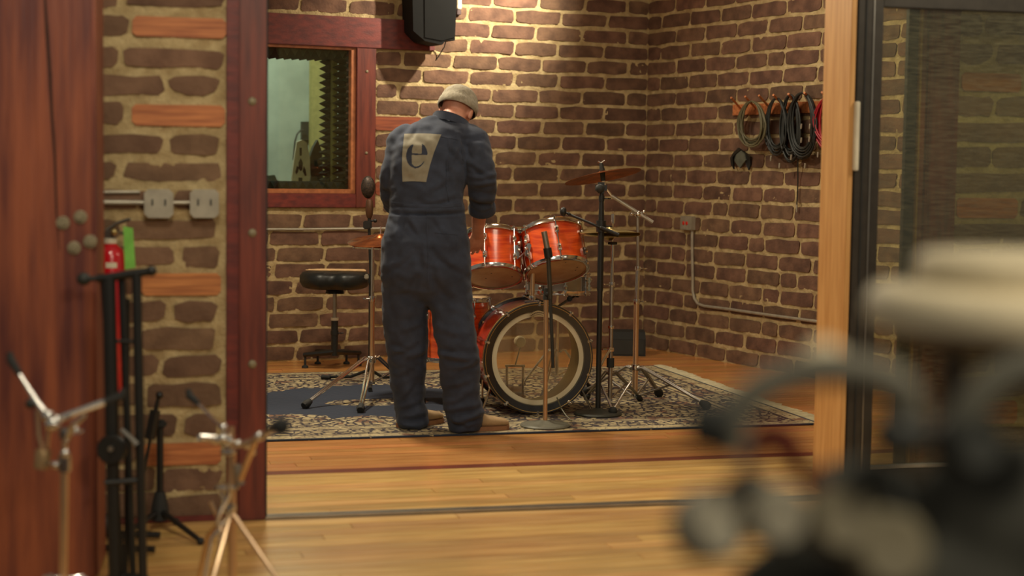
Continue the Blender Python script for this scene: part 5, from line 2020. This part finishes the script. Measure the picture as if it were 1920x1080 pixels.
hb = MB().tube([ft_(182, 522), ft_(200, 521), ft_(250, 513), ft_(287, 508)], .013, 12)
hb.ball(ft_(284, 508), .017)
hb.build('head_bar', blackm, bs)
MB().ball(ft_(157, 523), .020, (1.1, 1, 1)).tube([ft_(160, 523), ft_(184, 522)], .008, 8).build('clamp_knob', charM, bs)
for x, y, dY, xf, r_ in ((204, 520, 0, 216, .021), (228, 516, .03, 250, .012), (256, 512, .0, 268, .015), (240, 560, .05, 236, .008), (191, 520, .03, 232, .007)):
    p, q_ = toflo(x, y, dY, xf)
    lo = MB().tube([p, p.lerp(q_, .5), q_], [r_, r_, r_ * .95], 12).build('leg', blackm, bs)
    MB().tube([V(q_.x, q_.y, .004), V(q_.x, q_.y, .05)], [r_ * 1.5, r_ * 1.25], 12).build('rubber_foot', blackr, lo)
kb = MB().lathe([(1e-4, -.02), (.040, -.02), (.045, -.01), (.045, .01), (.040, .02), (1e-4, .02)], frame(ft_(210, 842, -.03), (0, 1, 0)), 24)
kb.build('hub_knob', blackm, bs)
MB().lathe([(1e-4, 0), (.008, 0), (.008, .012), (1e-4, .012)], frame(ft_(207, 842, -.065), (0, 1, 0)), 12).build('hub_pin', steel, bs)
MB().tube([ft_(228, 806, -.03), ft_(246, 822, -.04), ft_(256, 834, -.04)], [.007, .008, .010], 8).build('release_lever', steel, bs)
MB().tube([ft_(196, 905, -.02), ft_(262, 900, 0)], .010, 8).build('cross_bar', blackm, bs)
MB().tube([ft_(200, 640, 0), ft_(262, 640, 0)], .006, 8).build('cross_bar', blackm, bs)

# small black boom stand by the near wall
S3 = G(300, 992)
k3 = thing('microphone_stand', (S3.x, S3.y, 0), 'short black folded microphone stand on the floor by the near brick wall', 'stand')
Y3 = S3.y
MB().tube([AT(300, 960, Y3), AT(300, 795, Y3)], .0125, 10).build('pole', blackm, k3)
MB().tube([AT(281, 822, Y3 - .04), AT(291, 770, Y3 - .04)], .019, 10).build('grip', blackm, k3)
MB().tube([AT(291, 772, Y3 - .04), AT(298, 742, Y3 - .04)], [.009, .007], 10).ball(AT(299, 741, Y3 - .04), .014).build('boom_arm', blackm, k3)
MB().tube([AT(282, 820, Y3 - .04), AT(268, 900, Y3 - .04)], .006, 10).build('boom_tail', blackm, k3)
MB().box(tuple(AT(300, 795, Y3)), (.045, .04, .03), bev=.008).build('clutch', blackr, k3)
collar(k3, AT(300, 936, Y3), .020, .02, greyM)
MB().lathe([(1e-4, .0), (.036, 0), (.030, .05), (.018, .10), (1e-4, .10)], frame(V(S3.x, S3.y, .035), (0, 0, 1)), 16).build('hub', blackr, k3)
for f in (G(376, 1022), G(218, 1022), G(330, 985)):
    lo = MB().tube([V(S3.x, S3.y, .07), f + V(0, 0, .015)], [.013, .010], 8, flat=.8).build('leg', blackm, k3)
    MB().ball(f + V(0, 0, .014), .0135).build('rubber_foot', blackr, lo)
# dark legs lying on the floor behind the folded stand
fb = thing('folded_tripod', tuple(G(220, 1010, 0)), 'black tripod legs lying on the floor behind the tall folded stand', 'stand')
MB().tube([G(150, 1000, .02), G(300, 1003, .02)], .012, 8).build('leg', blackm, fb)
MB().tube([G(150, 1026, .02), G(290, 1030, .02)], .012, 8).build('leg', blackm, fb)
MB().ball(G(192, 985, .05), .05, (1, .8, .9)).build('hub', charM, fb)


def basket_arm(root, pts, Y, rs, tip=True):
    p = [AT(x, y, Y + dY) for x, y, dY in pts]
    lo = MB().tube(p, rs, 10).build('basket_arm', chrome, root)
    if tip:
        d = (p[-1] - p[-2]).normalized()
        MB().tube([p[-1] - d * .03, p[-1] + d * .02, p[-1] + d * .028 + V(0, 0, .015)], [.009, .012, .008], 8).build('rubber_tip', blackr, lo)
    return lo


# chrome snare stand at the far left
Y1 = 4.35
s1_ = thing('snare_stand', (AT(120, 900, Y1).x, Y1, 0), 'chrome snare stand before the timber post, its arms spread in a V', 'stand')
pf = AT(117, 1080, Y1)
MB().tube([V(pf.x, pf.y, .06), AT(121, 885, Y1)], .0115, 12).build('pole', chrome_tint, s1_)
MB().tube([AT(121, 888, Y1), AT(121, 830, Y1)], .0085, 12).build('upper_tube', chrome_tint, s1_)
collar(s1_, AT(121, 868, Y1), .017, .045, chrome, wing=(-1, -.2, 0))
collar(s1_, AT(121, 812, Y1), .014, .03, chrome, wing=(1, -.1, .1))
MB().ball(AT(107, 787, Y1), .015).ball(AT(90, 780, Y1), .018).ball(AT(98, 795, Y1 - .02), .02).build('swivel', chrome, s1_)
basket_arm(s1_, [(92, 784, 0), (68, 752, .02), (45, 715, .04), (27, 686, .06)], Y1, [.010, .009, .006, .005])
MB().ball(AT(57, 757, Y1 + .02), .014).build('arm_sleeve', charM, s1_)
basket_arm(s1_, [(108, 786, 0), (150, 770, .02), (190, 756, .03), (214, 747, .04)], Y1, [.010, .009, .010, .005])
basket_arm(s1_, [(122, 830, 0), (135, 800, -.02), (160, 778, -.04)], Y1, [.008, .008, .006], False)
MB().tube([AT(70, 770, Y1), AT(72, 815, Y1), AT(80, 842, Y1)], .006, 8).tube([AT(92, 795, Y1), AT(88, 840, Y1)], .006, 8).build('tilt_rod', chrome_tint, s1_)
MB().lathe([(1e-4, -.026), (.020, -.026), (.021, .02), (.017, .026), (1e-4, .026)], frame(AT(80, 860, Y1), (.12, 0, 1)), 18).build('basket_nut', mat('knurled_brass', s2l(170, 140, 100), .4, .6), s1_)
MB().ball(AT(104, 872, Y1), .011).ball(AT(122, 850, Y1 - .02), .013).ball(AT(142, 806, Y1), .010).build('wing_nut', chrome, s1_)
legs(s1_, (pf.x, pf.y), .19, .08, [V(pf.x + .26 * math.cos(a), pf.y + .26 * math.sin(a), 0) for a in (.4, 2.6, 4.7)], chrome)

# second chrome snare stand in front of the red post
Y2 = 4.75
pf = AT(436, 1080, Y2)
s2_ = thing('snare_stand', (pf.x, pf.y, 0), 'chrome snare stand with crossed wavy braces in front of the red door post', 'stand')
MB().tube([V(pf.x, pf.y, .03), AT(434, 915, Y2), AT(434, 850, Y2)], [.013, .013, .0125], 12).build('pole', chrome_tint, s2_)
MB().tube([AT(434, 852, Y2), AT(434, 800, Y2)], .0085, 12).build('upper_tube', chrome_tint, s2_)
MB().tube([AT(410, 912, Y2), AT(411, 914, Y2)], .003, 4).build('pin', chrome, s2_)
MB().box(tuple(AT(424, 914, Y2)), (.07, .03, .014), bev=.004).build('top_plate', chrome, s2_)
collar(s2_, AT(432, 951, Y2), .017, .022, chrome)
collar(s2_, AT(424, 913 + 0, Y2), .03, .012, chrome, name='rim_plate')
collar(s2_, AT(430, 866 + 46, Y2), .016, .01, chrome)
collar(s2_, AT(428, 847 - 0, Y2), .022, .014, chrome)
MB().ball(AT(425, 826, Y2), .022).ball(AT(418, 822, Y2 - .02), .016).ball(AT(446, 832, Y2), .013).ball(AT(462, 835, Y2), .012).build('swivel', chrome, s2_)
basket_arm(s2_, [(424, 826, 0), (400, 824, -.04), (374, 820, -.08)], Y2, [.013, .014, .009], False)
basket_arm(s2_, [(420, 806, .0), (404, 790, .04), (382, 766, .10), (362, 748, .14)], Y2, [.009, .006, .005, .005])
MB().ball(AT(419, 801, Y2), .013).build('wing_nut', chrome, s2_)
basket_arm(s2_, [(452, 834, -.02), (478, 824, -.2), (497, 814, -.35), (512, 806, -.6)], Y2, [.008, .009, .010, .006], False)
MB().ball(AT(486, 818, Y2 - .3), .014).build('arm_joint', chrome, s2_)
MB().tube([AT(508, 803, 4.0), AT(527, 797, 3.55)], [.010, .016], 10).ball(AT(527, 799, 3.5), .020).build('rubber_tip', blackr, s2_)
MB().tube([AT(482, 822, Y2 - .1), AT(470, 850, Y2 - .05), AT(450, 900, Y2 - .02)], [.006, .009, .009], 8).build('tilt_rod', chrome_tint, s2_)
MB().lathe([(1e-4, -.03), (.014, -.03), (.014, .03), (1e-4, .03)], frame(AT(447, 890, Y2), (-.2, 0, 1)), 14).build('tilt_sleeve', steel, s2_)
MB().ball(AT(474, 848, Y2 - .04), .010).build('wing_nut', chrome, s2_)
wv_ = [(418, 908), (414, 925), (424, 945), (428, 965), (415, 985), (398, 1010), (392, 1040), (386, 1075), (382, 1100)]
MB().tube([AT(x, y, Y2 - .02) for x, y in wv_], .0065, 8).build('wavy_brace', chrome, s2_)
wv_ = [(428, 908), (430, 930), (416, 955), (408, 975), (412, 995), (414, 1020), (408, 1050), (402, 1080), (399, 1100)]
MB().tube([AT(x, y, Y2 - .04) for x, y in wv_], .0065, 8).build('wavy_brace', chrome, s2_)
for pth, nm in (([(436, 1030, 0), (408, 970, 0), (395, 940, 0)], 'strut'),):
    MB().tube([AT(x, y, Y2 + dY) for x, y, dY in pth], .006, 8).build(nm, chrome_tint, s2_)
for f, m_ in ((AT(368, 1062, Y2 + .15), AT(405, 935, Y2)), (AT(560, 1095, Y2 - .2), AT(492, 1030, Y2 - .1)), (V(pf.x - .1, pf.y - .35, .03), AT(434, 1060, Y2))):
    f = V(f.x, f.y, .03)
    top = AT(434, 1000, Y2)
    lo = MB().tube([AT(434, 960, Y2), m_.lerp(f, .4), f], [.008, .007, .006], 8).build('leg', chrome_tint, s2_)
    MB().ball(f, .018).build('rubber_foot', blackr, lo)

# ------------------------------------------------------------------ close to the lens on the right
# cream drum on a dark pole
YW = 1.62
wc = AT(2010, 560, YW)
zr = lambda y: AT(1990, y, YW).z
wd_ = thing('practice_drum', (wc.x, wc.y, 0), 'cream-white round drum, blurred and close, at the right edge', 'drum')
RW_ = (AT(2010, 560, YW) - AT(1632, 560, YW)).length
Rt = (AT(2010, 560, YW) - AT(1722, 560, YW)).length
MC = frame((wc.x, wc.y, 0), (0, 0, 1))
MB().lathe([(1e-4, zr(622)), (RW_ * .93, zr(622)), (RW_, zr(606)), (RW_ * 1.01, zr(570)), (RW_ * .97, zr(545)), (RW_ * .88, zr(538)), (Rt, zr(535)), (1e-4, zr(535))], MC, 64).build('rim', ivory, wd_, 50)
MB().lathe([(Rt, zr(536)), (Rt * 1.0, zr(500)), (Rt * .985, zr(484)), (Rt * .95, zr(478)), (1e-4, zr(474))], MC, 64).build('top', ivory, wd_, 50)
MB().lathe([(RW_ * .90, zr(622)), (RW_ * .80, zr(650)), (RW_ * .5, zr(656)), (1e-4, zr(656))], MC, 64).build('underside', mat('shaded_ivory', s2l(140, 128, 96), .8), wd_, 50)  # shade beneath the cream rim, put into a darker colour
qp = AT(1787, 700, YW + .06)
MB().tube([V(qp.x, qp.y, .02), V(qp.x, qp.y, zr(640))], .013, 14).build('pole', mat('umber_paint', s2l(92, 80, 62), .5), wd_)
MB().lathe([(1e-4, 0), (.065, 0), (.065, .012), (.03, .03), (1e-4, .03)], frame((qp.x, qp.y, 0), (0, 0, 1)), 32).build('base', blackm, wd_)

# headphones hung over dark equipment
HY = 1.30
eq = thing('equipment_stand', (AT(1640, 900, HY + .1).x, HY + .1, 0), 'dark blurred equipment stand at the bottom right, hung with headphones', 'stand')


def hp(x, y, dY=0.0):
    return AT(x, y, HY + dY)


ec = hp(1745, 960, .14)
MB().tube([V(ec.x, ec.y, .02), V(ec.x, ec.y, ec.z)], .02, 14).build('pole', blackm, eq)
MB().lathe([(1e-4, 0), (.075, 0), (.075, .012), (.03, .03), (1e-4, .03)], frame((ec.x, ec.y, 0), (0, 0, 1)), 32).build('base', blackm, eq)
eqm = MB()
for (x, y, r_, sx_, sz_) in ((1690, 1045, .062, 1.3, .8), (1860, 910, .045, 1.3, .8), (1880, 990, .07, 1.2, 1.0), (1600, 1080, .06, 1.5, .8), (1760, 1100, .08, 1.4, .8), (1900, 900, .04, 1.2, .9), (1615, 910, .034, 1.5, .7), (1480, 1100, .04, 1.3, .8)):
    eqm.ball(hp(x, y, .10), r_, (sx_, .8, sz_), 20)
eme = fuse(eqm, .008, .5, 4)
bake(eme, 'padded_body', mat('dark_canvas', s2l(58, 58, 50), .85, col2=s2l(46, 46, 40), scale=30), eq, OFF[eq.name])


def headphones(label, band_pts, cups, dY, bm_=greyM, cm_=charM, br=.010):
    p = [hp(x, y, dY) for x, y in band_pts]
    t = thing('headphones', tuple(p[len(p) // 2]), label, 'headphones', 'headphones hung on the equipment stand')
    pp_, rr_ = dense(p, [br] * len(p), 4)
    MB().tube(pp_, rr_, 12, True, 1.0).build('headband', bm_, t)
    for x, y, r_, ax in cups:
        c = hp(x, y, dY)
        MB().lathe([(1e-4, -.018), (r_ * .9, -.018), (r_, -.008), (r_, .010), (r_ * .8, .018), (1e-4, .016)], frame(c, ax), 28).build('ear_cup', cm_, t)
    return t


headphones('blurred headphones with tall grey arched headband, topmost on the equipment stand', [(1372, 850), (1372, 790), (1410, 740), (1480, 705), (1560, 690), (1640, 702), (1690, 728), (1706, 775)],
           [(1345, 800, .020, (.8, -.5, 0)), (1690, 815, .018, (-.8, -.5, 0))], 0, mat('mid_grey_band', s2l(104, 101, 88), .7), charM, .014)
palem = mat('pale_grey_vinyl', s2l(150, 144, 126), .6)
headphones('blurred headphones with pale grey cups lying lowest left of the equipment', [(1345, 950), (1400, 900), (1450, 930)], [(1330, 985, .030, (.5, -.8, .3)), (1450, 965, .026, (.3, -.9, .1))], .02, charM, palem, .009)
headphones('blurred headphones with dull olive cups low in the middle of the equipment', [(1570, 930), (1640, 880), (1690, 950)], [(1570, 975, .028, (.2, -.9, .2)), (1660, 1030, .034, (.2, -.9, .2))], .02, charM, mat('olive_vinyl', s2l(116, 108, 86), .6), .009)
headphones('blurred grey headphones leaning under the cream drum at the right edge', [(1800, 800), (1850, 730), (1920, 690), (1990, 680)], [(1815, 830, .026, (.3, -.9, .1)), (2000, 720, .03, (.8, -.4, 0))], .03, mat('dim_grey_band', s2l(92, 90, 78), .7), charM, .015)
cp_ = MB().ball(hp(1545, 665, .02), .012, (1.3, 1, 1), 14).ball(hp(1525, 678, .01), .012, (1, 1, 1), 12)
cp_.build('headband_highlight', ivory, eq)  # pale balls standing in for the highlight on the arched headband
rc = MB()
limb(rc, [hp(1400, 870, .05), hp(1430, 820, .05), hp(1475, 830, .05), hp(1500, 880, .05), hp(1560, 930, .06)], [.006, .012, .013, .008, .006], 12)
rco = rc.build('red_strap', mat('dull_red_strap', s2l(128, 40, 34), .7), pos=hp(1450, 850, .05))
tag(rco, 'blurred dull red strap looped under the arched headband', 'strap')
